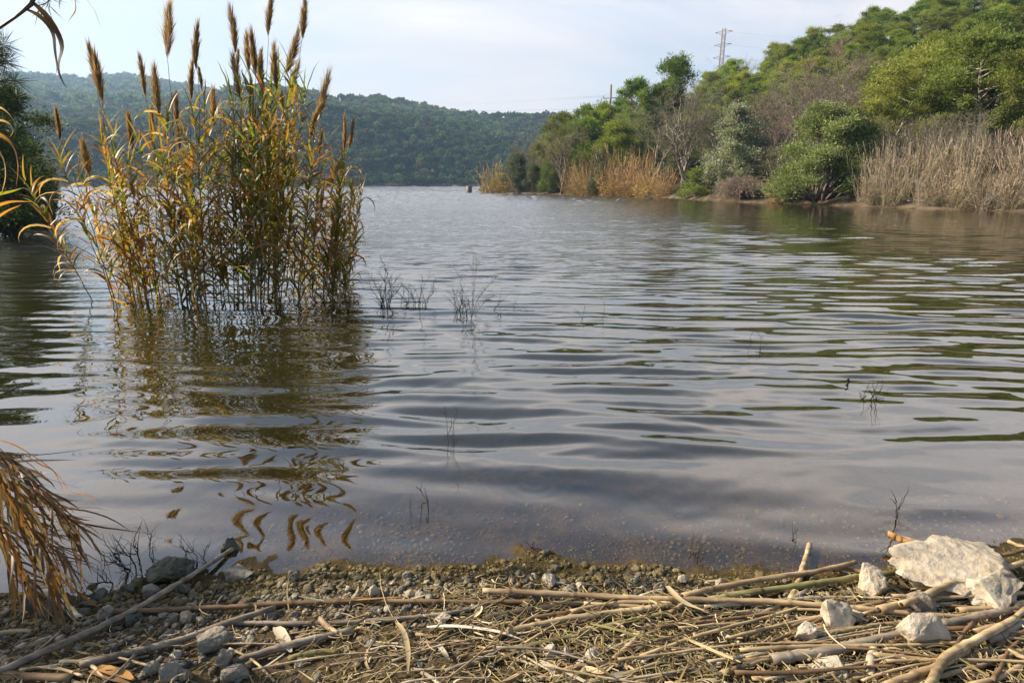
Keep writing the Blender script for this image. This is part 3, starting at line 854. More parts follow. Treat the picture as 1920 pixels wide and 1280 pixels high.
labs = ['brown shaded reed clump touching the right side of the big green bush', 'dark brown reed clump second right of the big bush', 'brown reed clump under the leaning pale pine trunk',
        'golden-based reed clump above the pale debris', 'grey-tan tall reed clump left of the tallest feathery reeds', 'tall feathery grey-tan reed clump with pale tips', 'feathery reed clump with a green leafy patch',
        'tall pale reed clump near the right photo edge', 'tall tan reed clump behind the fallen pale branches', 'straw reed clump at the far right photo edge', 'outermost reed clump past the fallen branches']
xs = [1632, 1658, 1686, 1712, 1742, 1774, 1806, 1838, 1870, 1900, 1934]
for i, px in enumerate(xs):
    t = [272, 248, 296, 262, 236, 268, 230, 276, 232, 258, 224][i]
    plant(greyreed[i % 3], px, 390, t, 58, inland=2.2 + (i * 7 % 3) * 0.5, label=labs[i], cat='reeds', group='tall grey reeds on the right shore')
for i, px in enumerate([1645, 1700, 1728, 1760, 1792, 1822, 1856, 1888, 1922]):
    plant(greyreed[(i + 1) % 3], px, 388, [256, 266, 244, 262, 234, 258, 230, 252, 226][i], 62, inland=4.5, label='grey-tan reeds in the hazy second row behind the right shore reeds', cat='reeds', group='second row of grey reeds')
for i, (px, t) in enumerate([(1640, 318), (1668, 322), (1735, 312), (1765, 318), (1800, 310), (1850, 322), (1890, 318)]):
    plant(greyreed[i % 3], px, 391, t, 50, inland=0.9, label='short leafy orange-brown reeds along the foot of the right shore reeds', cat='reeds', group='short leafy reeds at the right waterline')

for px, t, lab in ((1662, 236, 'bare shrub poking out of the brown reeds'), (1722, 232, 'bare grey shrub behind the grey-tan reed clump'), (1790, 226, 'leafless shrub rising among the feathery reeds'), (1868, 238, 'leafless shrub among the reeds near the right photo edge')):
    plant(bares[int(px) % 4], px, 388, t, 74, inland=3.6, label=lab, cat='shrub', group='bare trees on the wooded bank')
# --- trees above the shrubs
plant(bares[2], 1275, 372, 178, 150, inland=6, rz=0.6, label='tallest pale-trunked leafless tree behind the golden reeds', cat='tree', group='bare trees on the wooded bank')
plant(green_bare, 1215, 370, 205, 130, inland=6.5, label='many-stemmed leafless tree with olive twigs left of the tallest pale trunk', cat='tree')
plant(bares[2], 1322, 372, 205, 110, inland=8, rz=2.2, label='leafless tree with fine twigs left of the silvery tree', cat='tree', group='bare trees on the wooded bank')
for (px, t, wpx, inl, lab, k) in ((1048, 214, 74, 12, 'dense rounded green pine at the left end of the ridge', 1), (1078, 198, 70, 18, 'pine with a thin ragged top second from the ridge left end', 2),
                                  (1108, 198, 80, 14, 'broad bright green pine below the wooden power pole', 3), (1140, 205, 70, 16, 'bright green pine whose crown covers the base of the power pole', 1),
                                  (1092, 226, 84, 9, 'grey-green pine above the wide bare tree', 0), (1150, 235, 90, 9, 'mid-green pine above the wispy pinkish reeds', 3), (1185, 232, 70, 12, 'green pine beneath the flat-topped leaning pine', 0)):
    plant(pines[k], px, 365, t, wpx, inland=inl, label=lab, cat='tree', group='pines on the wooded bank')
plant(tall_pine, 1180, 360, 146, 66, inland=14, rz=0.3, label='tall slim pine with a bare trunk just right of the wooden power pole', cat='tree')
plant(pines[2], 1215, 360, 150, 64, inland=17, rz=1.0, label='dark pine between the slim pine and the tallest pine', cat='tree', group='pines on the wooded bank')
plant(pines[0], 1258, 355, 112, 90, inland=22, rz=2.0, label='tallest open-crowned pine standing clear against the sky', cat='tree', group='pines on the wooded bank')
# leaning pale pines above the right reeds and the leafless group uphill of them
plant(light_pines[0], 1648, 330, 88, 215, inland=9, rz=0.1, label='leaning yellow-green pine with a pale trunk above the brown reeds', cat='tree', group='pale-trunked pines')
plant(light_pines[1], 1838, 330, 62, 190, inland=9, rz=2.0, label='yellow-green pine with a pale forked trunk above the feathery reeds', cat='tree', group='pale-trunked pines')
plant(light_pines[1], 1925, 330, 55, 180, inland=8, rz=4.0, label='yellow-green pine cut off by the right photo edge', cat='tree', group='pale-trunked pines')
plant(light_pines[0], 1735, 330, 110, 170, inland=12, rz=5.9, label='yellow-green pine between the two pale-trunked pines', cat='tree', group='pale-trunked pines')
for (px, t, wpx, inl, lab, k) in ((1468, 128, 130, 14, 'leafless brown tree with upright trunk left of the big bare tree', 2), (1520, 84, 150, 17, 'big leafless greyish pine-shaped tree above the large green bush', 3),
                                  (1572, 128, 120, 15, 'leafless pinkish-brown tree right of the big bare tree', 1), (1602, 92, 120, 26, 'leafless brown tree high on the slope below the ridge', 0),
                                  (1425, 150, 110, 12, 'leafless grey tree uphill of the silvery tree', 0), (1555, 165, 130, 10, 'low bare brown thicket tree just above the big green bush', 2),
                                  (1492, 150, 120, 22, 'slim leafless tree between the two big bare trees on the slope', 1), (1545, 120, 130, 27, 'leafless pale tree high behind the big bare tree', 3), (1440, 175, 110, 17, 'leafless brown tree low on the slope beside the silvery tree', 0),
                                  (1700, 205, 130, 7, 'bare twiggy small trees above the brown reeds', 3), (1782, 215, 110, 7.5, 'bare twiggy small tree in the shade under the pines', 1)):
    plant(bares[k], px, 340, t + 22, wpx, inland=inl, label=lab, cat='tree', group='bare trees on the wooded bank')

# --- pines filling the slope up to the ridge
r5 = np.random.default_rng(55)
pts = []
for tries in range(6000):
    a = r5.uniform(RA[0] + 0.10, 1.02)
    dsh, drg = float(np.interp(a, RA, RD)), float(np.interp(a, RIDGE_A, RIDGE_D))
    d = r5.uniform(dsh + 13, drg + 8)
    x, y = d * math.sin(a), d * math.cos(a)
    if az_el(1405, 200)[0] < a < az_el(1628, 200)[0] and d - dsh < 38:
        continue                          # the bare, grey-brown patch of the slope
    if all((x - q[0]) ** 2 + (y - q[1]) ** 2 > (3.5 + 0.009 * d) ** 2 for q in pts):
        pts.append((x, y, a, d))
slope_words = ['lower', 'middle', 'upper']
for i, (x, y, a, d) in enumerate(pts):
    k = i % 8
    pr = pines[k % 4] if k < 7 else bares[1]
    if k == 3 and a > 0.55: pr = light_pines[i % 2]
    h = r5.uniform(5.2, 7.4) * (0.85 if k == 7 else 1.0)
    dsh, drg = float(np.interp(a, RA, RD)), float(np.interp(a, RIDGE_A, RIDGE_D))
    zone = slope_words[min(2, int(3 * (d - dsh) / (drg + 9 - dsh)))]
    o = copy_tree(pr)
    o.location = (x, y, gz(x, y) - 0.1)
    o.rotation_euler = (0, 0, r5.uniform(0, 6.28))
    s_ = h / pr['H']
    o.scale = (s_ * r5.uniform(1.0, 1.3), s_ * r5.uniform(1.0, 1.3), s_)
    for kk in ('label', 'group', 'category'):
        if kk in o: del o[kk]
    if k == 7:
        tag(o, 'bare brown tree among the green pines on the %s slope' % zone, 'tree', 'bare trees on the %s slope' % zone)
    else:
        tag(o, 'green pine in the closed wood on the %s slope of the hill' % zone, 'tree', 'pines on the %s slope' % zone)

# --- understorey that closes the wood near the shore
pts2 = []
for tries in range(3000):
    a = r5.uniform(RA[0] + 0.03, 1.0)
    dsh = float(np.interp(a, RA, RD))
    d = dsh + r5.uniform(6, 26)
    x, y = d * math.sin(a), d * math.cos(a)
    if all((x - q[0]) ** 2 + (y - q[1]) ** 2 > 9 for q in pts2):
        pts2.append((x, y))
for i, (x, y) in enumerate(pts2[:110]):
    pr = (darkbush, greenbush, bares[1], darkbush, bares[3])[i % 5]
    o = copy_tree(pr)
    o.location = (x, y, gz(x, y) - 0.1)
    o.rotation_euler = (0, 0, r5.uniform(0, 6.28))
    s_ = r5.uniform(2.0, 3.6) / pr['H']
    o.scale = (s_ * 1.2, s_ * 1.2, s_)
    for kk in ('label', 'group', 'category'):
        if kk in o: del o[kk]
    tag(o, 'shaded undergrowth bush beneath the trees of the wooded bank', 'bush', 'undergrowth of the wooded bank')

# ------------------------------------------------------------------ far forested hills: a wood that reads as one mass
def far_forest(name, d0, d1, a0, a1, spacing, size, nq, c0, label, seed, reeds=False):
    r = np.random.default_rng(seed)
    area = (a1 - a0) * (d1 ** 2 - d0 ** 2) / 2
    n = int(area / spacing ** 2)
    a = r.uniform(a0, a1, n)
    d = np.sqrt(r.uniform(d0 ** 2, d1 ** 2, n))
    x, y = d * np.sin(a), d * np.cos(a)
    z = ground_z(x, y)
    s = size * r.uniform(0.6, 1.35, n) * (1 + 0.25 * fnoise(x * 0.02, y * 0.02, 91, 2))
    tone = (1 + 0.6 * fnoise(x * 0.025, y * 0.025, 92, 3)) * r.uniform(0.5, 1.5, n)
    mb = MB()
    u = unit(n * nq, r).reshape(n, nq, 3)
    u[..., 2] = np.abs(u[..., 2]) * np.where(r.random((n, nq)) < 0.85, 1, -0.5)
    # each crown is a few lobes
    lob = unit(n * 4, r).reshape(n, 4, 3) * np.array([0.45, 0.45, 0.25])
    pick = r.integers(0, 4, (n, nq))
    off = np.take_along_axis(lob, pick[..., None].repeat(3, -1), 1)
    hgt = np.stack([x, y, z + s * 0.80], -1)[:, None]
    C = hgt + (off + u * np.array([0.55, 0.55, 0.55])) * s[:, None, None]
    D = u + unit(n * nq, r).reshape(n, nq, 3) * 0.8
    D /= np.linalg.norm(D, axis=-1, keepdims=True)
    S = np.cross(D, unit(n * nq, r).reshape(n, nq, 3)); S /= np.linalg.norm(S, axis=-1, keepdims=True)
    k = (s * 0.30)[:, None, None] * r.uniform(0.6, 1.3, (n, nq, 1))
    cc = np.asarray(c0)[None, None] * tone[:, None, None] * r.uniform(0.8, 1.2, (n, nq, 1))
    brown = (r.random(n) < 0.07)[:, None, None]
    cc = np.where(brown, np.array([0.11, 0.09, 0.065]) * r.uniform(0.8, 1.2, (n, nq, 1)), cc)
    mb.quads(C.reshape(-1, 3), (D * k).reshape(-1, 3), (S * k * 0.6).reshape(-1, 3), cc.reshape(-1, 3))
    o = mb.build(name, M['forest'])
    tag(o, label, None, None, 'stuff')

A_L, A_R = -0.80, 0.10
far_forest('near_hill_forest', FAR_SHORE + 3, R1 + 12, A_L, A_R, 5.0, 3.6, 80, (0.070, 0.105, 0.038), 'dark green pine forest on the nearest hill beyond the lake', 1)
far_forest('middle_hill_forest', R1 + 40, R2 + 12, A_L, A_R, 6.6, 4.4, 60, (0.085, 0.12, 0.043), 'pine forest on the middle ridge beyond the lake', 2)
far_forest('blue_hill_forest', R2 + 30, R3 + 15, A_L, -0.28, 11.0, 7.4, 46, (0.11, 0.15, 0.065), 'hazy blue forest on the farthest ridge at left', 3)

def far_reeds():
    r = np.random.default_rng(12)
    n = 9000
    a = r.uniform(A_L, 0.06, n)
    d = FAR_SHORE + r.uniform(0.5, 6, n)
    x, y = d * np.sin(a), d * np.cos(a)
    z = ground_z(x, y)
    h = r.uniform(1.2, 3.2, n) * (0.75 + 0.5 * np.clip(fnoise(a * 60, a * 0, 44, 3), -0.7, 1))
    D = np.stack([r.normal(size=n) * 0.12, r.normal(size=n) * 0.12, np.ones(n)], -1) * (h / 2)[:, None]
    S = np.stack([r.normal(size=n), r.normal(size=n), np.zeros(n)], -1); S /= np.linalg.norm(S, axis=1)[:, None]
    mb = MB()
    mb.quads(np.stack([x, y, z + h / 2], -1), D, S * 0.28, np.array([0.17, 0.13, 0.10]) * r.uniform(0.6, 1.3, n)[:, None])
    tag(mb.build('far_reed_fringe', M['forest']), 'brown reed fringe along the far lake shore', None, None, 'stuff')
far_reeds()

# ------------------------------------------------------------------ lattice pylon, wooden pole, wires
def bar(mb, a, b, w_=0.08):
    mb.tube([a, b], w_, 4)

def pylon():
    d = 290.0
    top = at_range(1358, 54, d)
    zb = gz(top.x, top.y)
    root = empty('lattice_pylon', (top.x, top.y, zb), -0.55)
    tag(root, 'red and white lattice power pylon rising behind the ridge', 'pylon')
    H = top.z - zb
    mb = MB()
    wd = lambda z: 0.65 + 1.0 * max(0.0, (H - z) / H) ** 1.4
    lev = [H - i * 1.55 for i in range(int(H / 1.55))] + [-0.3]
    cs = [(-1, -1), (1, -1), (1, 1), (-1, 1)]
    for sx, sy in cs:
        mb.tube([(sx * wd(z), sy * wd(z), z) for z in lev], 0.11, 4)
    for i in range(len(lev) - 1):
        z0, z1 = lev[i], lev[i + 1]
        for k in range(4):
            p, q = cs[k], cs[(k + 1) % 4]
            bar(mb, (p[0] * wd(z0), p[1] * wd(z0), z0), (q[0] * wd(z1), q[1] * wd(z1), z1), 0.05)
            bar(mb, (q[0] * wd(z0), q[1] * wd(z0), z0), (p[0] * wd(z1), p[1] * wd(z1), z1), 0.05)
            if i % 2 == 0:
                bar(mb, (p[0] * wd(z0), p[1] * wd(z0), z0), (q[0] * wd(z0), q[1] * wd(z0), z0), 0.05)
    mb.build('tower', M['steel'], root)
    tips = []
    for k, z in enumerate((H - 1.0, H - 6.0, H - 11.0)):
        for sg in (-1, 1):
            am, ins = MB(), MB()
            tip = (sg * 3.3, 0, z - 0.2)
            for sy in (-1, 1):
                bar(am, (sg * 0.9, sy * 0.9, z), tip, 0.07)
                bar(am, (sg * 0.9, sy * 0.9, z - 1.2), tip, 0.05)
            for sy in (-1, 1):
                ins.tube([(tip[0], 0, tip[2]), (tip[0], sy * 1.1, tip[2] - 0.25)], 0.13, 6)
                tips.append((k, sg, sy, Vector((tip[0], sy * 1.1, tip[2] - 0.25))))
            a = am.build('crossarm', M['steel'], root)
            ins.build('insulator', M['wire'], a)
    bpy.context.view_layer.update()
    return [(k, sg, sy, root.matrix_world @ p) for k, sg, sy, p in tips]

def wire(a, b, sag, label):
    t = np.linspace(0, 1, 24)
    P = np.array(a)[None] * (1 - t)[:, None] + np.array(b)[None] * t[:, None]
    P[:, 2] -= sag * 4 * t * (1 - t)
    mb = MB(); mb.tube(P, 0.017, 4)
    tag(mb.build('power_line', M['wire']), label, 'wire', 'power lines over the hill')

tips = pylon()
def pole():
    d = 128.0
    top = at_range(1146, 159, d)
    zb = gz(top.x, top.y)
    root = empty('utility_pole', (top.x, top.y, zb))
    tag(root, 'slim rusty power pole showing above the pines', 'pole')
    mb = MB(); H = top.z - zb
    mb.tube([(0, 0, -0.4), (0, 0, H * .5), (0, 0, H)], [0.24, 0.22, 0.19], 8)
    mb.build('post', M['rust'], root, True)
    res = []
    for k, z in enumerate((H - 2.6, H - 5.0)):
        m2 = MB(); m2.tube([(-1.6, 0, z), (1.6, 0.3, z + 0.15)], 0.08, 4)
        a = m2.build('crossarm', M['rust'], root)
        m3 = MB()
        for sg in (-1.5, 1.5):
            m3.tube([(sg, 0.15, z), (sg, 0.15, z + 0.5)], 0.09, 6)
            res.append(Vector((top.x + sg, top.y + 0.15, zb + z + 0.5)))
        m3.build('insulator', M['wire'], a)
    return res
ptips = pole()
words3 = ['top', 'middle', 'lowest']
for k, sg, sy, p in tips:
    if sy < 0 and sg < 0:
        q = at_range(1140 - 160, 225 + 14 * k, 420)
        q = Vector(ptips[min(k, 1) * 2]) if k < 2 else at_range(1146, 205, 128)
        wire(p, q, 3.0, 'power line from the pylon %s left arm down to the wooden pole' % words3[k])
    if sy > 0 and sg > 0:
        wire(p, at_range(1900, 30 + 30 * k, 330), 5, 'power line leaving the pylon %s right arm over the hill' % words3[k])
for k, p in enumerate(ptips):
    q = at_range(600 + 30 * k, 262 + 7 * k, 900)
    q.z = max(q.z, gz(q.x, q.y) + 20)
    wire(p, q, 6, 'sagging power line from the pole %s towards the far hills' % ['upper left arm', 'upper right arm', 'lower left arm', 'lower right arm'][k])

# ------------------------------------------------------------------ brick drum standing in the lake
def drum():
    p = at_z(880, 364)
    root = empty('brick_drum', (p.x, p.y, 0))
    tag(root, 'small weathered brick drum standing alone in the lake off the point', 'drum')
    d = math.hypot(p.x, p.y)
    h = at_range(880, 350.3, d).z
    rr_ = 5.0 * d / F
    mb = MB(); mb.tube([(0, 0, -1.0), (0, 0, 0.05), (0, 0, h * .5), (0, 0, h)], [rr_ * 1.02, rr_, rr_ * 0.98, rr_], 18, caps=True)
    mb.build('wall', M['rust'], root)
    m2 = MB(); m2.tube([(0, 0, h + 0.003), (0, 0, h + 0.12)], [rr_ * 1.08, rr_ * 1.0], 18)
    m2.build('cap', M['limestone'], root)
drum()
# ------------------------------------------------------------------ giant reed clump standing in the lake
GREEN, LIME, ORANGE, TANC, BROWN = map(np.array, ((0.095, 0.125, 0.022), (0.205, 0.21, 0.032), (0.34, 0.165, 0.038), (0.46, 0.33, 0.17), (0.23, 0.12, 0.045)))

def reed_leaf(mb, o, az, ln, wd, droop, up, c0, c1, r):
    n = 8
    s = np.linspace(0, 1, n)
    h = np.array([math.cos(az), math.sin(az), 0.0])
    ang = up - droop * s ** 1.25                         # climbs, then bends over
    dx = np.cos(ang); dz = np.sin(ang)
    st = ln / (n - 1)
    X = np.concatenate([[0], np.cumsum((dx[1:] + dx[:-1]) / 2 * st)])
    Z = np.concatenate([[0], np.cumsum((dz[1:] + dz[:-1]) / 2 * st)])
    side = np.array([-math.sin(az), math.cos(az), 0.0])
    wob = np.cumsum(r.normal(size=n) * 0.012) * ln
    P = np.asarray(o) + X[:, None] * h + Z[:, None] * np.array([0, 0, 1.0]) + wob[:, None] * side
    w_ = wd * np.array([0.75, 1.0, 1.0, 0.92, 0.78, 0.58, 0.33, 0.03]) * 0.5
    tw = r.normal() * 0.5
    sd = side * math.cos(tw) + np.array([0, 0, 1.0]) * math.sin(tw)
    c = c0[None] * (1 - s[:, None]) + c1[None] * s[:, None]
    mb.blade(P, w_, sd, c * r.uniform(0.8, 1.2), 0.22)

def reed_plume(mb, a, b, wid, r, n=260, tone=1.0):
    """feathery seed head between two points, spreading up from a"""
    a, b = np.asarray(a, float), np.asarray(b, float)
    ax = b - a
    ln = np.linalg.norm(ax); ax /= ln
    t = r.beta(1.25, 1.5, n)
    rad = unit(n, r); rad -= (rad @ ax)[:, None] * ax; rad /= np.linalg.norm(rad, axis=1)[:, None]
    env = wid * np.sin(np.pi * np.clip(0.10 + 0.86 * t ** 0.8, 0, 1)) ** 0.8
    bv = unit(1, r)[0]; bv -= (bv @ ax) * ax; bv *= ln * r.uniform(0.0, 0.16)
    hair = ln * r.uniform(0.10, 0.34, n)
    o = a + ax * (t * ln * 0.86)[:, None] + rad * (env * 0.30 * r.random(n))[:, None] + bv * (t * t)[:, None]
    gap = r.random(n) < 0.85 + 0.15 * np.sin(t * r.uniform(14, 26))
    rad = np.where(gap[:, None], rad, rad * 2.2)
    D = ax + bv / ln * 2 * t[:, None] + rad * (0.10 + 1.1 * env / (ln * 0.2) * r.uniform(0.3, 0.8, n))[:, None] * 0.6
    D /= np.linalg.norm(D, axis=1)[:, None]
    S = np.cross(D, unit(n, r)); S /= np.linalg.norm(S, axis=1)[:, None]
    c = np.array([0.32, 0.22, 0.125]) * tone * r.uniform(0.6, 1.45, n)[:, None]
    mb.quads(o + D * hair[:, None] * 0.5, D * hair[:, None] * 0.5, S * 0.0027, c)

def bez(p0, p1, p2, n):
    t = np.linspace(0, 1, n)[:, None]
    return (1 - t) ** 2 * p0 + 2 * t * (1 - t) * p1 + t * t * p2

def reed_stalk(root, base, tip, r, hue, leaf0=0.3, leaf1=0.97, spacing=0.085, plume=None, stiff=0.55, ln=0.46, fine=False, plume_w=0.05):
    """one cane with its leaves and, where it has one, its plume; coordinates in the world, made local to the clump"""
    off = np.array(root.location)
    base, tip = np.asarray(base, float) - off, np.asarray(tip, float) - off
    ctl = base + (tip - base) * np.array([1 - stiff, 1 - stiff, 0.55])
    n = 22
    P = bez(base, ctl, tip, n)
    P[1:-1] += np.cumsum(r.normal(size=(n - 2, 3)), 0) * np.array([0.005, 0.005, 0])
    L_ = float(np.linalg.norm(np.diff(P, axis=0), axis=1).sum())
    r0 = 0.0055 if fine else 0.0085
    t = np.linspace(0, 1, n)[:, None]
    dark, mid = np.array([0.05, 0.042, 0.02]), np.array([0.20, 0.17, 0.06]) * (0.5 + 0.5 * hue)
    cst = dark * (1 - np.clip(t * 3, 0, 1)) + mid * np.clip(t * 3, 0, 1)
    mb = MB()
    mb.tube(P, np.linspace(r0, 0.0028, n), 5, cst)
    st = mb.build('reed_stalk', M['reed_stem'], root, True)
    lf = MB()
    k = 0
    az0 = r.uniform(0, 6.28)
    x = leaf0 * L_
    while x < leaf1 * L_:
        u = x / L_
        i = u * (n - 1)
        o = P[int(i)] + (P[min(int(i) + 1, n - 1)] - P[int(i)]) * (i % 1)
        az = az0 + (k % 2) * math.pi + r.normal() * 0.55
        q = r.random()
        hi = u
        if q < 0.42 * (1.15 - hi) + 0.14 * (1 - hue):      # withered, hanging
            c0, c1 = TANC * r.uniform(0.55, 1.0), TANC * r.uniform(0.5, 1.0)
            reed_leaf(lf, o, az, ln * r.uniform(0.75, 1.2), 0.034, r.uniform(2.0, 3.0), r.uniform(0.3, 0.9), c0, c1, r)
        else:
            if r.random() < hue * 0.70:
                c0, c1 = (GREEN, GREEN * 1.1) if r.random() < 0.6 else (GREEN * 1.3, LIME)
            else:
                c0, c1 = (LIME * 0.85, ORANGE) if r.random() < 0.38 else ((ORANGE * 0.85, BROWN) if r.random() < 0.72 else (GREEN * 1.3, ORANGE))
            f = 0.6 + 0.5 * math.sin(math.pi * min(1, 0.15 + hi))
            reed_leaf(lf, o, az, ln * f * r.uniform(0.75, 1.2) * (0.6 if fine else 1), 0.017 if fine else 0.035 * r.uniform(0.7, 1.2), r.uniform(0.35, 1.6), r.uniform(0.80, 1.25), c0, c1, r)
        x += spacing * r.uniform(0.7, 1.35) * (1.0 if hi > 0.4 else 1.3)
        k += 1
    if plume is None:                                       # pointed leafy tip
        for q in range(4):
            reed_leaf(lf, P[-1 - q % 2], r.uniform(0, 6.28), ln * r.uniform(0.6, 1.0), 0.022, r.uniform(0.2, 0.9), r.uniform(1.1, 1.45), LIME * 0.8 if hue < 0.6 else GREEN * 1.2, ORANGE if hue < 0.5 else LIME * 0.8, r)
    lf.build('foliage', M['reed_leaf'], st)
    if plume is not None:
        pm = MB()
        reed_plume(pm, P[-1] - (P[-1] - P[-3]) * 0.3, np.asarray(plume) - off, plume_w, r, 620, r.uniform(0.85, 1.15))
        pm.build('plume', M['plume'], st)
    return st

def reed_clump():
    r = np.random.default_rng(77)
    c = at_z(440, 578)
    root = empty('giant_reed_clump', (c.x, c.y, 0))
    tag(root, 'tall clump of giant reed with feathery plumes standing in the lake', 'reeds')
    R0 = math.hypot(c.x, c.y)
    zb = -0.75
    # plumes: tip, foot of plume, width in photo pixels, foot of the cane
    pl = [(170, 78, 181, 152, 12, 268), (177, 92, 189, 185, 13, 285), (265, 98, 270, 170, 9, 300), (281, 118, 301, 206, 15, 338), (318, -4, 311, 93, 19, 352), (361, 37, 366, 116, 11, 380),
          (355, 108, 361, 174, 9, 372), (375, 125, 376, 154, 5, 392), (330, 172, 329, 224, 9, 346), (399, 162, 400, 226, 13, 410), (283, 197, 283, 264, 10, 315), (333, 232, 334, 274, 8, 360),
          (236, 207, 248, 270, 10, 282), (105, 200, 108, 254, 6, 232), (152, 258, 165, 326, 16, 262), (438, 5, 442, 86, 13, 432), (445, 90, 445, 127, 6, 440), (434, 98, 453, 180, 13, 446),
          (460, 58, 466, 120, 12, 452), (472, 52, 480, 130, 13, 470), (484, 93, 493, 152, 14, 466), (503, -16, 503, 52, 12, 480), (510, 80, 523, 157, 14, 476), (573, -6, 570, 58, 14, 500),
          (571, 58, 534, 126, 18, 488), (561, 113, 542, 172, 16, 505), (470, 140, 470, 164, 6, 462), (612, 128, 600, 216, 18, 545), (588, 190, 583, 256, 10, 560), (600, 245, 598, 282, 8, 574),
          (653, 218, 646, 276, 7, 600), (668, 224, 655, 272, 7, 612), (648, 297, 611, 350, 14, 545), (528, 168, 530, 200, 9, 498)]
    for (tx, ty, bx, by, wd, fx) in pl:
        fy = 556 + 26 * math.exp(-((fx - 430) / 90) ** 2) + r.uniform(-14, 16) if fx < 520 else 548 + r.uniform(-14, 12)
        b = at_z(fx, fy)
        rb = math.hypot(b.x, b.y)
        dr = r.uniform(-0.25, 0.3)
        foot = np.array([b.x, b.y, zb])
        pb = np.array(at_range(bx, by, rb + dr))
        pt = np.array(at_range(tx, ty, rb + dr + r.uniform(-0.1, 0.1)))
        m_ = rb / F
        hue = 0.72 if 410 < fx < 520 else (0.30 if fx < 400 else 0.45)
        reed_stalk(root, foot, pb, r, hue, 0.28, 0.80, 0.075, pt, 0.6, 0.50, False, wd * m_ * 0.56)
    # leafy canes: tip pixel, foot pixel x, greenness, first leaf height
    lv = [(48, 345, 205, 0.2, 0.52), (112, 300, 228, 0.25, 0.45), (150, 330, 235, 0.35, 0.3), (196, 250, 262, 0.25, 0.35), (215, 262, 262, 0.35, 0.3), (240, 300, 275, 0.4, 0.3), (205, 330, 258, 0.3, 0.25),
          (262, 270, 300, 0.3, 0.3), (290, 262, 312, 0.35, 0.3), (316, 210, 345, 0.45, 0.3), (305, 280, 330, 0.4, 0.25), (340, 250, 352, 0.3, 0.3), (362, 212, 380, 0.45, 0.35), (385, 200, 395, 0.25, 0.35),
          (350, 320, 366, 0.2, 0.2), (402, 232, 412, 0.35, 0.3), (420, 260, 420, 0.3, 0.25), (435, 190, 436, 0.6, 0.35), (452, 165, 448, 0.75, 0.4), (470, 150, 460, 0.8, 0.4), (490, 148, 470, 0.8, 0.4),
          (508, 140, 478, 0.8, 0.45), (525, 155, 486, 0.75, 0.45), (545, 128, 492, 0.8, 0.45), (556, 160, 500, 0.7, 0.4), (575, 172, 508, 0.6, 0.4), (540, 215, 500, 0.55, 0.3), (500, 205, 474, 0.6, 0.3),
          (476, 215, 462, 0.55, 0.3), (455, 235, 448, 0.4, 0.25), (515, 260, 490, 0.4, 0.2), (560, 262, 520, 0.3, 0.2), (590, 240, 545, 0.3, 0.25), (585, 300, 540, 0.35, 0.2), (612, 270, 566, 0.3, 0.25),
          (628, 320, 575, 0.35, 0.2), (640, 345, 590, 0.4, 0.2), (640, 395, 600, 0.55, 0.15), (648, 430, 616, 0.6, 0.12), (645, 300, 585, 0.4, 0.3)]
    for (tx, ty, fx, hue, l0) in lv:
        fy = 556 + 24 * math.exp(-((fx - 430) / 90) ** 2) + r.uniform(-16, 14)
        b = at_z(fx, fy)
        rb = math.hypot(b.x, b.y)
        tip = np.array(at_range(tx, ty, rb + r.uniform(-0.35, 0.3)))
        reed_stalk(root, np.array([b.x, b.y, zb]), tip, r, hue, max(0.16, l0 - 0.06), 0.98, 0.044 if fx < 400 else 0.05, None, 0.5, 0.52)
    # short dense growth low in the clump
    for i in range(26):
        fx = r.uniform(500, 650) if i % 5 < 3 else r.uniform(210, 500)
        b = at_z(fx, 552 + r.uniform(-16, 18) + (14 if 380 < fx < 490 else 0))
        rb = math.hypot(b.x, b.y)
        tip = np.array(at_range(fx + (fx - 420) * 0.16 + r.normal() * 14, r.uniform(330, 450), rb + r.uniform(-0.3, 0.3)))
        reed_stalk(root, np.array([b.x, b.y, zb]), tip, r, 0.35 if fx > 500 else 0.25, 0.26, 0.97, 0.040, None, 0.4, 0.38, i % 2 == 0)
    return root
reed_clump()

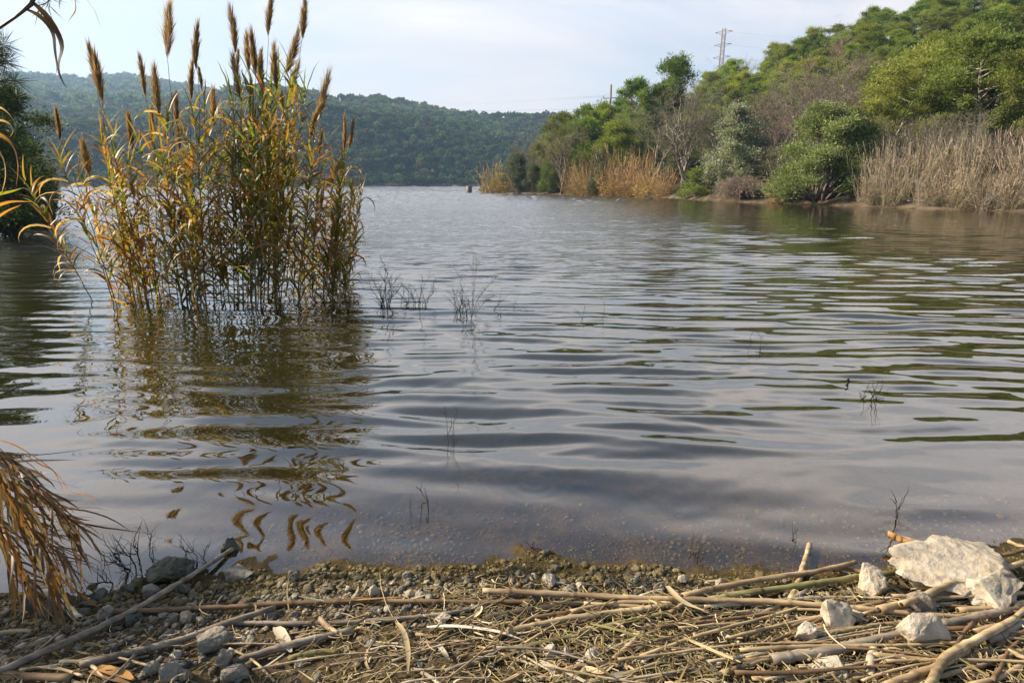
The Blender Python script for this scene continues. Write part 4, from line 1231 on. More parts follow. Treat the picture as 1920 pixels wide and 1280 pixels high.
# ------------------------------------------------------------------ left edge: pines on the bank, overhanging reeds
def left_bank():
    r = np.random.default_rng(88)
    # pines with shade put into their colour, and bushes, far along the left bank
    for (px, top, wpx, d, pr, lab, cat) in ((20, 165, 160, 27.0, shade_toned_pine, 'large shade-toned pine on the left bank, spreading over the water', 'tree'),
                                     (-60, 120, 240, 23.0, shade_toned_pine, 'shade-toned pine cut off by the left photo edge', 'tree'),
                                     (62, 268, 90, 30.0, darkbush, 'shaded bush below the large shade-toned pine on the left bank', 'bush'),
                                     (10, 300, 130, 24.0, darkbush, 'green bush on the left bank behind the overhanging reed leaves', 'bush'),
                                     (92, 318, 46, 36.0, darkbush, 'small dark bush farthest along the left bank', 'bush'),
                                     (40, 330, 80, 28.5, darkbush, 'low dark green bush touching the water on the left bank', 'bush')):
        a, _ = az_el(px, 380)
        x, y = d * math.sin(a), d * math.cos(a)
        z = max(gz(x, y), -0.1)
        H = at_range(px, top, d).z - z
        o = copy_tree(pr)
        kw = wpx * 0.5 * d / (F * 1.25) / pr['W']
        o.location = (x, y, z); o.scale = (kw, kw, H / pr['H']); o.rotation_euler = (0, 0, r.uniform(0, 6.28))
        for kk in ('label', 'group', 'category'):
            if kk in o: del o[kk]
        tag(o, lab, cat)
    # bank trees out of the frame whose shade falls over the left of the beach
    for (x, y, H, pr) in ((-7.6, 2.9, 2.5, pines[2]), (-9.6, 3.9, 2.9, pines[1])):
        o = copy_tree(pr)
        o.location = (x, y, gz(x, y)); s_ = H / pr['H']; o.scale = (s_ * 0.8, s_ * 0.8, s_); o.rotation_euler = (0, 0, r.uniform(0, 6.28))
        for kk in ('label', 'group', 'category'):
            if kk in o: del o[kk]
        tag(o, 'pine on the near left bank standing just outside the photo', 'tree', 'pines just left of the view')

    # near pine boughs with needle tufts at the left edge
    root = empty('pine_bough', at_range(-40, 150, 4.6))
    tag(root, 'dark pine bough with long needle tufts reaching in at the left edge', 'branch')
    off = np.array(root.location)
    br, nd = MB(), MB()
    def tuft(p, d, n=70, ln=0.11):
        dd = np.asarray(d) + unit(n, r) * 0.75
        dd /= np.linalg.norm(dd, axis=1)[:, None]
        S = np.cross(dd, unit(n, r)); S /= np.linalg.norm(S, axis=1)[:, None]
        l = ln * r.uniform(0.6, 1.15, n)[:, None]
        nd.quads(np.asarray(p) + dd * l * 0.5, dd * l * 0.5, S * 0.0014, np.array([0.045, 0.075, 0.035]) * r.uniform(0.6, 1.4, n)[:, None])
    for (x0, y0, x1, y1) in ((-60, 60, 8, 88), (-60, 90, 10, 118), (-70, 130, 28, 152), (-70, 165, 30, 184), (-70, 190, 22, 205), (-70, 110, 0, 100), (-70, 215, 12, 232), (-70, 150, 5, 172), (-80, 235, 30, 246)):
        a_, b_ = np.array(at_range(x0, y0, 4.7)) - off, np.array(at_range(x1, y1, 4.5 + r.uniform(-.2, .2))) - off
        P = jitter_path(a_, b_, 7, 0.008, r, -0.02)
        br.tube(P, np.linspace(0.009, 0.003, 7), 5)
        for q in range(2, 7):
            tuft(P[q], P[q] - P[q - 1] + np.array([0, 0, 0.02]), 46)
        tuft(P[-1], (P[-1] - P[-2]) * 8, 60)
    br.build('stem', M['bark'], root)
    nd.build('needles', M['bush'], root)
    # top-left: twig of pine above, dead reed stem with hanging leaf
    root = empty('pine_twig', at_range(90, -6, 3.4))
    tag(root, 'small pine twig with sparse needles at the top left corner', 'branch')
    off = np.array(root.location)
    br, nd = MB(), MB()
    P = jitter_path(np.array(at_range(150, -40, 3.4)) - off, np.array(at_range(70, 9, 3.4)) - off, 7, 0.004, r)
    br.tube(P, np.linspace(0.004, 0.0018, 7), 5)
    for q in range(2, 7):
        tuft(P[q], (P[q] - P[q - 1]) * 5, 16, 0.09)
    br.build('stem', M['bark'], root); nd.build('needles', M['bush'], root)

    def strap(mb, pts, w_, c, d, side=(0.3, -1, 0.2)):
        """leaf through pixel points at about range d"""
        P = np.array([tuple(at_range(px, py, d + dd)) for px, py, dd in pts])
        t = np.linspace(0, 1, len(P)); u = np.linspace(0, 1, 16)
        Q = np.stack([np.interp(u, t, P[:, k]) for k in range(3)], -1)
        for _ in range(2):
            Q[1:-1] = (Q[:-2] + 2 * Q[1:-1] + Q[2:]) / 4
        env = np.interp(u, [0, 0.15, 0.5, 0.8, 1], [0.5, 1, 0.9, 0.45, 0.05]) * w_ * 0.5
        mb.blade(Q - off, env, np.asarray(side, float), np.asarray(c) * np.linspace(1.15, 0.85, 16)[:, None], 0.2)
    root = empty('dead_reed_stem', at_range(60, 6, 2.0))
    tag(root, 'dead reed stem with a long withered leaf hanging at the top left corner', 'reed')
    off = np.array(root.location)
    sm, lf = MB(), MB()
    P = np.array([tuple(at_range(px, py, d)) for px, py, d in ((-50, 80, 2.1), (0, 52, 2.05), (30, 32, 2.0), (58, 8, 2.0), (72, -30, 2.0), (80, -80, 2.0))]) - off
    sm.tube(P, [0.0035, 0.0035, 0.003, 0.006, 0.008, 0.008], 6, (0.12, 0.085, 0.06))
    st = sm.build('stem', M['reed_stem'], root, True)
    c = np.array([0.075, 0.05, 0.035])
    strap(lf, ((60, 5, 0), (80, 22, 0), (100, 48, 0), (113, 75, .01), (117, 92, .01), (108, 112, .02), (106, 130, .02), (114, 150, .02), (126, 167, .02)), 0.026, c, 2.0, (0.85, -0.5, 0.2))
    strap(lf, ((50, 19, 0), (72, 28, 0), (92, 48, 0), (101, 68, 0), (100, 85, 0), (104, 110, .01), (108, 128, .01), (103, 145, .01)), 0.020, c * 1.1, 2.0, (0.85, -0.5, 0.2))
    strap(lf, ((136, -20, 0), (142, 10, 0), (141, 22, 0), (133, 33, 0), (127, 42, 0)), 0.007, c * 2.4, 2.0)
    strap(lf, ((155, -15, 0), (165, 4, 0), (178, 20, 0), (184, 40, 0), (192, 54, 0)), 0.006, c * 2, 2.0)
    lf.build('withered_leaf', M['reed_leaf'], root, True)

    # near reed leaves coming in from the left edge at mid height
    root = empty('reed_tuft', at_range(-60, 420, 3.4))
    tag(root, 'orange and green reed leaves arching in from the left photo edge', 'reed')
    off = np.array(root.location)
    sm, lf = MB(), MB()
    P = np.array([tuple(at_range(px, py, 3.4)) for px, py in ((-110, 700), (-85, 500), (-60, 360), (-40, 240))]) - off
    sm.tube(P, [0.009, 0.008, 0.006, 0.004], 6, (0.2, 0.16, 0.07)); sm.build('stem', M['reed_stem'], root, True)
    for pts, w_, c in ((((-60, 262, 0), (-15, 246, 0), (15, 262, 0), (30, 285, 0), (34, 318, .02), (30, 350, .02)), 0.03, BROWN * 1.2), (((-60, 300, 0), (-10, 275, 0), (8, 300, 0), (10, 335, 0), (2, 365, 0)), 0.028, TANC * 0.8),
                       (((-60, 380, 0), (-10, 366, 0), (20, 360, 0), (44, 352, 0)), 0.024, LIME), (((-60, 420, 0), (-10, 388, 0), (20, 378, 0), (60, 378, 0)), 0.024, ORANGE), (((-60, 440, 0), (-10, 412, 0), (15, 395, 0), (40, 384, 0)), 0.022, ORANGE),
                       (((-50, 210, 0), (0, 200, 0), (18, 215, 0), (32, 236, 0)), 0.012, TANC), (((-50, 235, 0), (0, 224, 0), (18, 232, 0), (26, 245, 0), (18, 258, 0)), 0.014, TANC * 0.7)):
        strap(lf, pts, w_, c, 3.4, (0.5, -0.6, 0.6))
    lf.build('foliage', M['reed_leaf'], root, True)

    # withered reed hanging over the water at lower left
    root = empty('drooping_reed', at_range(-40, 800, 2.0))
    tag(root, 'withered orange-brown reed drooping over the water at the lower left edge', 'reed')
    off = np.array(root.location)
    sm, lf = MB(), MB()
    stems = [((-60, 770), (0, 832), (45, 868), (110, 930), (150, 970)), ((-60, 800), (0, 850), (60, 905), (120, 950), (160, 980)), ((-60, 830), (0, 880), (40, 930), (80, 1000), (110, 1060)), ((-70, 880), (-10, 940), (30, 1000), (60, 1060), (70, 1110)),
             ((-60, 790), (20, 880), (60, 940), (96, 1010), (108, 1090)), ((-60, 900), (-10, 960), (20, 1020), (40, 1080)), ((-60, 850), (0, 905), (50, 960), (90, 1000), (130, 1030))]
    for i, s_ in enumerate(stems):
        dd = 2.05 + 0.06 * i - 0.1
        P = np.array([tuple(at_range(px - 14, py + 6, dd + 0.04 * k)) for k, (px, py) in enumerate(s_)]) - off
        u = np.linspace(0, 1, 14); t = np.linspace(0, 1, len(P))
        Q = np.stack([np.interp(u, t, P[:, k]) for k in range(3)], -1); Q[1:-1] = (Q[:-2] + 2 * Q[1:-1] + Q[2:]) / 4
        sm.tube(Q, np.linspace(0.0042, 0.0014, 14), 5, TANC * 0.6)
        for q in range(2, 14):
            for rep in range(3):
                az = r.uniform(-1.1, 0.7)
                c0 = (ORANGE * 0.8, BROWN, TANC * 0.75, TANC * 0.5)[int(r.integers(0, 4))] * r.uniform(0.42, 0.78)
                reed_leaf(lf, Q[q], az, r.uniform(0.07, 0.26), 0.0075 * r.uniform(0.5, 1.5), r.uniform(-0.4, 1.2), r.uniform(-1.35, 0.0), c0, c0 * 0.8, r)
    for pts, w_ in ((((0, 825, 0), (30, 835, 0), (70, 860, 0), (105, 885, 0), (128, 915, 0), (122, 926, 0)), 0.013), (((40, 848, 0), (75, 872, 0), (100, 880, 0), (112, 905, 0), (118, 920, 0)), 0.016), (((130, 922, 0), (155, 928, 0), (180, 932, 0), (195, 950, 0)), 0.008)):
        strap(lf, pts, w_, ORANGE, 2.1, (0.2, -0.6, 0.8))
    sm.build('stem', M['reed_stem'], root, True)
    lf.build('foliage', M['reed_leaf'], root, True)
left_bank()

# ------------------------------------------------------------------ dead twigs and weed stems standing in the water
def weed(name, stems, mat, label, cat, rad=0.004, twigs=0, seed=0, sub=0.25):
    """stems given as photo pixel lines; the first point of each is where it leaves the water"""
    r = np.random.default_rng(seed)
    p0 = at_z(*stems[0][0])
    root = empty(name, (p0.x, p0.y, 0))
    tag(root, label, cat)
    off = np.array(root.location)
    for s_ in stems:
        mb = MB()
        b = at_z(*s_[0])
        rb = math.hypot(b.x, b.y)
        P = [np.array((b.x, b.y, -sub))] + [np.array(at_range(px, py, rb + r.normal() * 0.03 * k)) for k, (px, py) in enumerate(s_)]
        P = np.array(P) - off
        u = np.linspace(0, 1, 14); t = np.linspace(0, 1, len(P))
        Q = np.stack([np.interp(u, t, P[:, k]) for k in range(3)], -1)
        Q[1:-1] += r.normal(size=(12, 3)) * rad * 0.8
        mb.tube(Q, np.linspace(rad, rad * 0.45, 14), 5)
        for k in range(twigs):
            o = Q[r.integers(4, 14)]
            d = (Q[-1] - Q[0]); d /= np.linalg.norm(d)
            d = d + unit(1, r)[0] * 0.8
            e = o + d * rad * r.uniform(9, 30)
            e[2] = max(e[2], 0.02)
            mb.tube(jitter_path(o, e, 4, 0.006, r), np.linspace(rad * 0.5, rad * 0.22, 4), 4)
        mb.build('stem', M[mat], root, True)
    return root

def fan(x0, y0, n, h, spread, r):
    out = []
    for k in range(n):
        bx = x0 + r.normal() * spread * 0.45
        tx = bx + r.normal() * spread
        hh = h * r.uniform(0.35, 1.0)
        out.append(((bx, y0 + r.normal() * 3), (bx + (tx - bx) * 0.3, y0 - hh * 0.4), (tx, y0 - hh)))
    return out
rw = np.random.default_rng(5)
weed('water_weed', [((727, 588), (722, 545), (723, 500), (714, 484)), ((716, 575), (720, 540), (728, 505)), ((722, 580), (712, 545), (696, 520)), ((730, 578), (735, 545), (727, 520))] + fan(722, 574, 8, 50, 16, rw), 'dark_twig', 'black bushy dead weed stems in the water right of the reed clump', 'weed', 0.0055, 7, 1)
weed('water_weed', [((787, 590), (788, 560), (792, 530), (791, 516)), ((784, 572), (790, 545), (806, 515)), ((752, 572), (758, 545), (752, 520))] + fan(780, 572, 14, 55, 30, rw), 'dark_twig', 'loose group of thin black stems in the water between bushy dead weed and pale plant', 'weed', 0.0042, 4, 2)
weed('water_weed', [((884, 605), (886, 560), (887, 510), (887, 470)), ((884, 600), (895, 560), (912, 540), (935, 515)), ((890, 590), (905, 570), (925, 555)), ((884, 595), (880, 570), (868, 545), (862, 520)), ((884, 595), (889, 540), (893, 485))], 'pale_twig', 'tall pale dry plant with fine side twigs standing in the water', 'weed', 0.0034, 26, 3)
weed('water_weed', [((852, 572), (852, 550), (848, 540)), ((868, 590), (868, 560), (866, 542)), ((876, 600), (873, 575), (870, 560)), ((860, 585), (868, 560), (862, 545))] + fan(864, 585, 10, 36, 14, rw), 'dark_twig', 'dark short stems crowded left of the pale dry plant', 'weed', 0.0045, 3, 4)
weed('water_weed', [((924, 585), (930, 575), (950, 555), (968, 540)), ((925, 585), (935, 568), (942, 540)), ((938, 590), (938, 580), (937, 572))], 'dark_twig', 'thin twig leaning right in the water beside the pale dry plant', 'weed', 0.003, 3, 6)
weed('water_weed', [((962, 574), (968, 565), (974, 550)), ((962, 573), (966, 580), (970, 572)), ((990, 584), (985, 580), (980, 576))], 'dark_twig', 'small hooked dark twig at the right end of the water weeds', 'weed', 0.003, 2, 7)
weed('twig', [((1092, 598), (1085, 585), (1073, 575)), ((1092, 598), (1094, 585), (1097, 572)), ((1130, 598), (1133, 582), (1134, 568))], 'dark_twig', 'two tiny forked twigs in open water right of the pale dry plant', 'twig', 0.0026, 2, 8)
weed('twig', [((1408, 648), (1406, 632), (1412, 622)), ((1425, 655), (1428, 635), (1420, 622)), ((1425, 655), (1432, 648), (1440, 645))], 'dark_twig', 'thin twig pair in the rippled water far right of the weeds', 'twig', 0.0026, 2, 9)
weed('twig', [((840, 818), (838, 790), (833, 765)), ((852, 822), (850, 795), (857, 768)), ((840, 815), (846, 800), (848, 780))], 'dark_twig', 'slender dead stems standing in calm water below the weeds', 'twig', 0.0022, 5, 10)
weed('twig', [((803, 946), (797, 932), (790, 920), (780, 912)), ((803, 946), (799, 930), (795, 914)), ((800, 946), (806, 946))], 'dark_twig', 'black forked twig poking out of the shallow water', 'twig', 0.0032, 1, 11)
weed('twig', [((769, 962), (770, 950), (771, 933))], 'dark_twig', 'single thin upright twig left of the black forked twig', 'twig', 0.002, 1, 12)
weed('twig', [((1632, 748), (1638, 740), (1640, 728)), ((1645, 752), (1640, 742), (1648, 735)), ((1618, 748), (1622, 744), (1626, 741)), ((1632, 748), (1650, 748), (1658, 745))], 'dark_twig', 'spiky black twig cluster in the water at the right', 'twig', 0.0045, 4, 13)
weed('stub', [((1591, 716), (1591, 712), (1590, 710))], 'dark_twig', 'black rounded stub just above the water left of the spiky twigs', 'stub', 0.009, 0, 14)
weed('twig', [((1678, 985), (1681, 968), (1680, 945), (1678, 932)), ((1680, 966), (1684, 955), (1688, 950))], 'dark_twig', 'upright twig with a pale tip rising above the brown floating cane', 'twig', 0.0034, 2, 15)
weed('twig', [((1489, 1012), (1488, 1000), (1490, 988)), ((1489, 1010), (1485, 1004), (1483, 1000))], 'dark_twig', 'short dark twig in the shallows left of the upright stake', 'twig', 0.0028, 2, 16)
weed('twig', [((1000, 1030), (998, 1022), (1002, 1016)), ((998, 1028), (994, 1024), (993, 1021))], 'dark_twig', 'tiny black twig in the clear shallows in the middle', 'twig', 0.0026, 1, 17)
weed('twig', [((1308, 1040), (1312, 1028), (1322, 1018)), ((1302, 1038), (1298, 1030), (1294, 1024)), ((1310, 1042), (1318, 1038), (1326, 1030)), ((1290, 1042), (1300, 1036), (1308, 1034))], 'dark_twig', 'dark tangle of twigs at the waterline in the middle right', 'twig', 0.0024, 2, 18)
weed('twig', [((240, 1080), (232, 1060), (215, 1052), (196, 1060)), ((255, 1062), (247, 1045), (228, 1035), (205, 1042)), ((262, 1055), (258, 1030), (250, 1020)), ((215, 1090), (190, 1090), (165, 1110), (150, 1125)), ((245, 1070), (232, 1064), (214, 1040))], 'dark_twig', 'black branching twigs in the water left of the big mossy rock', 'twig', 0.0034, 11, 19)
weed('twig', [((350, 1050), (347, 1030), (338, 1020)), ((384, 1058), (382, 1035), (390, 1020)), ((372, 1060), (366, 1040), (352, 1032)), ((282, 1042), (281, 1020), (283, 998))], 'dark_twig', 'black twigs in the water between the mossy rock and the pale stick end', 'twig', 0.0026, 8, 20)

# ------------------------------------------------------------------ stones on the beach
def stone_mesh(seed, dims, detail=3, facets=16, rough=0.035, smooth_lo=False):
    """broken limestone: hull of random points, bevelled, split and roughened"""
    r = np.random.default_rng(seed)
    bm = bmesh.new()
    for p in unit(facets, r) * r.uniform(0.82, 1.05, facets)[:, None]:
        bm.verts.new(p)
    bmesh.ops.convex_hull(bm, input=bm.verts[:])
    for v in [v for v in bm.verts if not v.link_faces]:
        bm.verts.remove(v)
    bmesh.ops.bevel(bm, geom=bm.edges[:], offset=0.07 if not smooth_lo else 0.2, segments=2, profile=0.6, affect='EDGES', clamp_overlap=True)
    bmesh.ops.triangulate(bm, faces=bm.faces[:])
    for _ in range(detail - 1):
        bmesh.ops.subdivide_edges(bm, edges=[e for e in bm.edges if e.calc_length() > 0.12], cuts=1, use_grid_fill=False)
        bmesh.ops.triangulate(bm, faces=bm.faces[:])
    sh = Vector((seed * 3.1, seed * 1.7, 0))
    for v in bm.verts:
        n = v.co.normalized()
        q = v.co * 1.6 + sh
        v.co += n * (0.10 * mnoise.noise(q) + rough * 1.8 * mnoise.noise(q * 3.1) + rough * 1.3 * mnoise.noise(q * 8) - rough * 1.1 * max(0.0, 0.18 - abs(mnoise.noise(q * 2.2 + Vector((9, 4, 1))))) / 0.18)
    bmesh.ops.recalc_face_normals(bm, faces=bm.faces[:])
    V = np.array([v.co[:] for v in bm.verts]) * np.asarray(dims) * 0.5
    idx = {v: i for i, v in enumerate(bm.verts)}
    T = np.array([[idx[v] for v in f.verts] for f in bm.faces])
    bm.free()
    return V, T

def rock(name, px, py, wpx, hpx, mat, label, seed, rz=0.0, depth=0.9, sink=0.42, detail=4, tilt=(0, 0), facets=16, group=None, cat='stone', rough=0.035):
    """px,py is where the foot of the stone meets the ground in the photo"""
    p = on_ground(px, py)
    d = (p - camo.location).length
    k_ = 0.72 if mat != 'limestone' and px < 450 else 0.86
    wm, hm = wpx * d / F * k_, hpx * d / F * k_
    V, T = stone_mesh(seed, (wm, wm * depth, hm / (1 - sink) * 1.05), detail, facets, rough)
    c, s = math.cos(tilt[0]), math.sin(tilt[0])
    V = V @ np.array([[1, 0, 0], [0, c, s], [0, -s, c]]) 
    c, s = math.cos(tilt[1]), math.sin(tilt[1])
    V = V @ np.array([[c, 0, -s], [0, 1, 0], [s, 0, c]])
    V[:, 2] += hm * (0.5 - sink * 0.5)
    mb = MB(); mb.add(V, None, T, np.array([1, 1, 1]) * random.uniform(0.85, 1.1))
    o = mb.build(name, M[mat], None, True)
    o.location = p + Vector((0, wm * depth * 0.35, 0))
    o.rotation_euler = (0, 0, rz)
    tag(o, label, cat, group)
    return o

rock('boulder', 1838, 1124, 262, 58, 'limestone', 'large pale limestone boulder at the water edge on the right', 11, 0.12, 0.62, 0.25, 4, (0.1, 0.16), 20, cat='boulder', rough=0.045)
rock('rock', 1885, 1152, 110, 46, 'limestone', 'cracked sunlit limestone block in front of the large boulder', 31, 0.5, 0.7, 0.2, 4, rough=0.05)
rock('rock', 1640, 1118, 62, 48, 'limestone', 'two-toned knobbly stone left of the large boulder', 12, 0.4, 0.8, 0.4, 4)
rock('rock', 1585, 1202, 84, 56, 'limestone', 'bright white angular stone pointing upwards among the canes', 13, 0.9, 0.8, 0.4, 4, (0, 0.2), 11)
rock('rock', 1518, 1212, 54, 30, 'limestone', 'low pale stone left of the pointed white stone', 14, 0.2, 0.8, 0.4, 4, facets=12)
rock('rock', 1745, 1226, 92, 56, 'limestone', 'white wedge-shaped stone with a shaded right face', 15, 0.1, 0.8, 0.4, 4, (0.1, 0.1), 10)
rock('rock', 1738, 1168, 56, 36, 'grey_stone', 'grey broken stone in front of the large boulder', 16, 0.5)
rock('rock', 1570, 1275, 66, 24, 'limestone', 'flat triangular pale stone at the bottom edge right', 17, 0.5, 0.9, 0.3, 3, facets=9)
rock('rock', 1608, 1168, 26, 20, 'limestone', 'small cream stone behind the pointed white stone', 18)
rock('rock', 303, 1096, 112, 40, 'mossy_stone', 'big dark mossy rock at the waterline on the left', 19, 0.1, 0.75, 0.25, 4, (0, 0.05), 18, rough=0.05)
rock('rock', 440, 1090, 84, 20, 'grey_stone', 'flat pale-topped rock right of the mossy rock', 20, 0.0, 0.7, 0.3, 3, facets=12)
rock('rock', 390, 1224, 92, 44, 'grey_stone', 'large grey angular stone under the long grey stick on the left', 21, 0.45, 0.6, 0.4, 4, (0, -0.15), 12)
rock('rock', 420, 1252, 40, 32, 'grey_stone', 'pale grey stone at the head of the dark driftwood stick', 22, 0.3)
rock('rock', 312, 1280, 50, 32, 'grey_stone', 'rounded grey stone at the bottom edge left of centre', 23)
rock('rock', 345, 1278, 36, 26, 'grey_stone', 'angular grey stone at the bottom edge beside the rounded one', 24, facets=10)
rock('rock', 432, 1284, 66, 26, 'grey_stone', 'broad flat grey stone cut by the bottom edge', 25)
rock('rock', 274, 1268, 44, 20, 'grey_stone', 'dark grey stone beneath the small dead leaves bottom left', 26)
rock('rock', 82, 1165, 42, 40, 'mossy_stone', 'upright dark stone at the foot of the short thick cane', 27, 0.6, 0.7)
rock('rock', 56, 1152, 30, 36, 'mossy_stone', 'dark stone left of the upright one at the left edge', 28)
rock('rock', 106, 1168, 28, 18, 'mossy_stone', 'small dark round stone behind the short thick cane', 29)
rock('rock', 190, 1164, 44, 22, 'grey_stone', 'flat pale stone touching the left side of the long grey stick', 30, 0.2, facets=10)
rock('rock', 160, 1146, 36, 18, 'mossy_stone', 'olive stone beside the water at the lower left', 32)
rock('rock', 188, 1122, 36, 16, 'grey_stone', 'pale slab lying on a black wet stone by the water', 33, facets=9)
rock('rock', 178, 1130, 40, 20, 'mossy_stone', 'black wet stone carrying the pale slab', 34)
rock('rock', 276, 1122, 40, 20, 'grey_stone', 'pale stone just below the big mossy rock', 35)
rock('rock', 234, 1116, 34, 22, 'mossy_stone', 'black stone below the left end of the mossy rock', 36)
rock('rock', 340, 1114, 32, 18, 'mossy_stone', 'greenish stone right under the mossy rock by the stick', 37)
rock('rock', 548, 1090, 28, 18, 'mossy_stone', 'small black stone alone on the wet sand', 38)
rock('rock', 701, 1124, 36, 24, 'limestone', 'small white pyramid-shaped stone above the long bamboo-like cane', 39, 0.3, facets=8)
rock('rock', 768, 1122, 26, 16, 'limestone', 'white squarish stone right of the pyramid-shaped one', 40, facets=9)
rock('rock', 786, 1124, 22, 14, 'limestone', 'white stone next to the squarish white stone', 41)
rock('rock', 1030, 1100, 34, 20, 'limestone', 'pale rounded stone on the gravel in the middle', 42)
rock('rock', 1090, 1104, 22, 14, 'limestone', 'small grey-white stone right of the pale rounded stone', 43)
rock('rock', 1282, 1098, 26, 16, 'limestone', 'pale stone half sunk in weed at middle right', 44)
rock('rock', 1350, 1100, 20, 14, 'limestone', 'small pale block under the split cane', 45)
rock('rock', 1041, 1182, 30, 26, 'grey_stone', 'grey stone perched on the crossing canes in the centre', 46, 0.5, facets=10)
rock('rock', 1034, 1240, 38, 22, 'limestone', 'cream stone at the tail of the lowest central canes', 47)
rock('rock', 1061, 1236, 22, 18, 'limestone', 'white stone right of the cream stone', 48)
rock('rock', 1112, 1242, 32, 18, 'limestone', 'white crumbly stone in the litter right of centre', 49)
rock('rock', 1090, 1250, 20, 12, 'limestone', 'small white pebble between the cream and crumbly stones', 50)
rock('rock', 432, 1038, 46, 30, 'mossy_stone', 'mossy log-shaped stone in the water at the tip of the long grey stick', 51, 0.5, 0.6, 0.4, 4)
rock('rock', 830, 1170, 40, 10, 'limestone', 'pale crumbling stone below the pale leaf blade', 52)
for i, (px, py, wp, mt) in enumerate([(345, 1170, 34, 0), (322, 1166, 24, 0), (372, 1172, 26, 0), (300, 1150, 22, 1), (240, 1176, 34, 1), (262, 1160, 20, 1), (150, 1162, 30, 1), (205, 1196, 16, 1), (192, 1210, 15, 0), (226, 1210, 16, 0),
                                      (120, 1188, 22, 1), (255, 1178, 18, 0), (310, 1178, 15, 0), (395, 1116, 16, 0), (550, 1126, 18, 0), (575, 1122, 14, 0), (500, 1158, 18, 0), (735, 1098, 16, 2), (690, 1100, 14, 2), (800, 1096, 15, 2),
                                      (640, 1150, 15, 2), (620, 1158, 12, 2), (710, 1152, 14, 2), (835, 1150, 13, 2), (650, 1110, 16, 2), (1000, 1086, 18, 2), (960, 1092, 13, 2), (1140, 1096, 14, 2), (1205, 1108, 15, 2), (1240, 1104, 12, 2),
                                      (905, 1098, 14, 2), (870, 1090, 13, 2), (1328, 1098, 14, 2), (1420, 1150, 15, 2), (1100, 1222, 12, 2), (1130, 1258, 14, 2), (1290, 1222, 15, 2), (1310, 1240, 13, 2), (1270, 1232, 12, 2), (1350, 1250, 15, 2),
                                      (1510, 1240, 18, 2), (1480, 1262, 15, 2), (1660, 1190, 16, 2), (1690, 1192, 14, 2), (1640, 1200, 13, 2), (1450, 1222, 18, 2), (1530, 1262, 20, 2), (1700, 1250, 18, 2), (920, 1250, 12, 2), (860, 1240, 12, 2)]):
    rock('pebble', px, py, wp, wp * 0.62, ('grey_stone', 'mossy_stone', 'limestone')[mt], ('small grey stone on the gravel at the lower left', 'small dark damp stone near the left waterline', 'small pale stone scattered among gravel and litter')[mt],
         100 + i, random.uniform(0, 3), 0.85, 0.3, 2, facets=12, group=('small grey stones', 'small dark stones', 'small pale stones')[mt])

# ------------------------------------------------------------------ gravel and litter: nobody could count them
def ico_proto(seed):
    bm = bmesh.new()
    bmesh.ops.create_icosphere(bm, subdivisions=2, radius=1)
    for v in bm.verts:
        v.co *= 1 + 0.50 * mnoise.noise(v.co * 1.3 + Vector((seed * 5, 0, 0))) + 0.16 * mnoise.noise(v.co * 3 + Vector((seed, 3, 0)))
    V = np.array([v.co[:] for v in bm.verts]); T = np.array([[v.index for v in f.verts] for f in bm.faces])
    bm.free()
    return V, T

def gravel():
    r = np.random.default_rng(21)
    protos = [ico_proto(k) for k in range(8)]
    n = 32000
    x = r.uniform(-2.6, 2.9, n)
    ys = np.interp(x, NSX, NSY)
    off = np.where(r.random(n) < 0.72, r.normal(0.16, 0.20, n), r.uniform(-0.5, 0.95, n))
    y = ys - off
    dens = 0.55 + 0.45 * fnoise(x * 2.2, y * 2.2, 81, 3) + np.where(x < -0.4, 0.35, 0)
    littered = sstep(0.28, 0.5, ys - y) * sstep(-0.9, 0.1, x)
    keep = (r.random(n) < np.clip(dens - 0.55 * littered, 0.12, 1)) & (y > 0.9)
    x, y, ys = x[keep], y[keep], ys[keep]
    n = len(x)
    z = ground_z(x, y)
    s = np.exp(r.normal(math.log(0.0050), 0.55, n)).clip(0.0025, 0.019)
    s = np.where(z < 0.005, np.minimum(s, np.maximum(-z, 0.0015) * 0.62), s)
    s = np.where(x < -0.5, s * 1.08, s)
    wet = 1 - sstep(0.004, 0.045, z)
    base = np.array([[0.42, 0.38, 0.30], [0.30, 0.26, 0.19], [0.50, 0.46, 0.38], [0.20, 0.19, 0.17], [0.34, 0.26, 0.17]])[r.integers(0, 5, n)] * r.uniform(0.5, 1.1, n)[:, None]
    dk = np.array([0.15, 0.115, 0.045])[None] * r.uniform(0.5, 2.0, n)[:, None]
    c = base * (1 - wet[:, None] * 0.85) + dk * wet[:, None] * 0.85
    mb = MB()
    for k, (V, T) in enumerate(protos):
        idx = np.where(r.integers(0, 8, n) == k)[0] if k < 7 else np.arange(n)[::8]
        m_ = len(idx)
        a = r.uniform(0, 6.28, m_)
        sc_ = s[idx][:, None] * np.stack([r.uniform(0.8, 1.4, m_), r.uniform(0.7, 1.1, m_), r.uniform(0.45, 0.8, m_)], -1)
        W = V[None] * sc_[:, None]
        X = W[..., 0] * np.cos(a)[:, None] - W[..., 1] * np.sin(a)[:, None]
        Y = W[..., 0] * np.sin(a)[:, None] + W[..., 1] * np.cos(a)[:, None]
        P = np.stack([X + x[idx][:, None], Y + y[idx][:, None], W[..., 2] + (z[idx] + s[idx] * 0.25)[:, None]], -1)
        mb.add(P.reshape(-1, 3), None, (T[None] + np.arange(m_)[:, None, None] * len(V)).reshape(-1, 3), np.repeat(c[idx], len(V), 0))
    o = mb.build('gravel', M['grey_stone2'], None, True)
    tag(o, 'gravel of small rounded pebbles along the waterline', None, None, 'stuff')
M['grey_stone2'] = mat_stone('pebbles', (0.75, 0.73, 0.68), (1.1, 1.08, 1.05), (0.85, 0.75, 0.58), 60)
gravel()

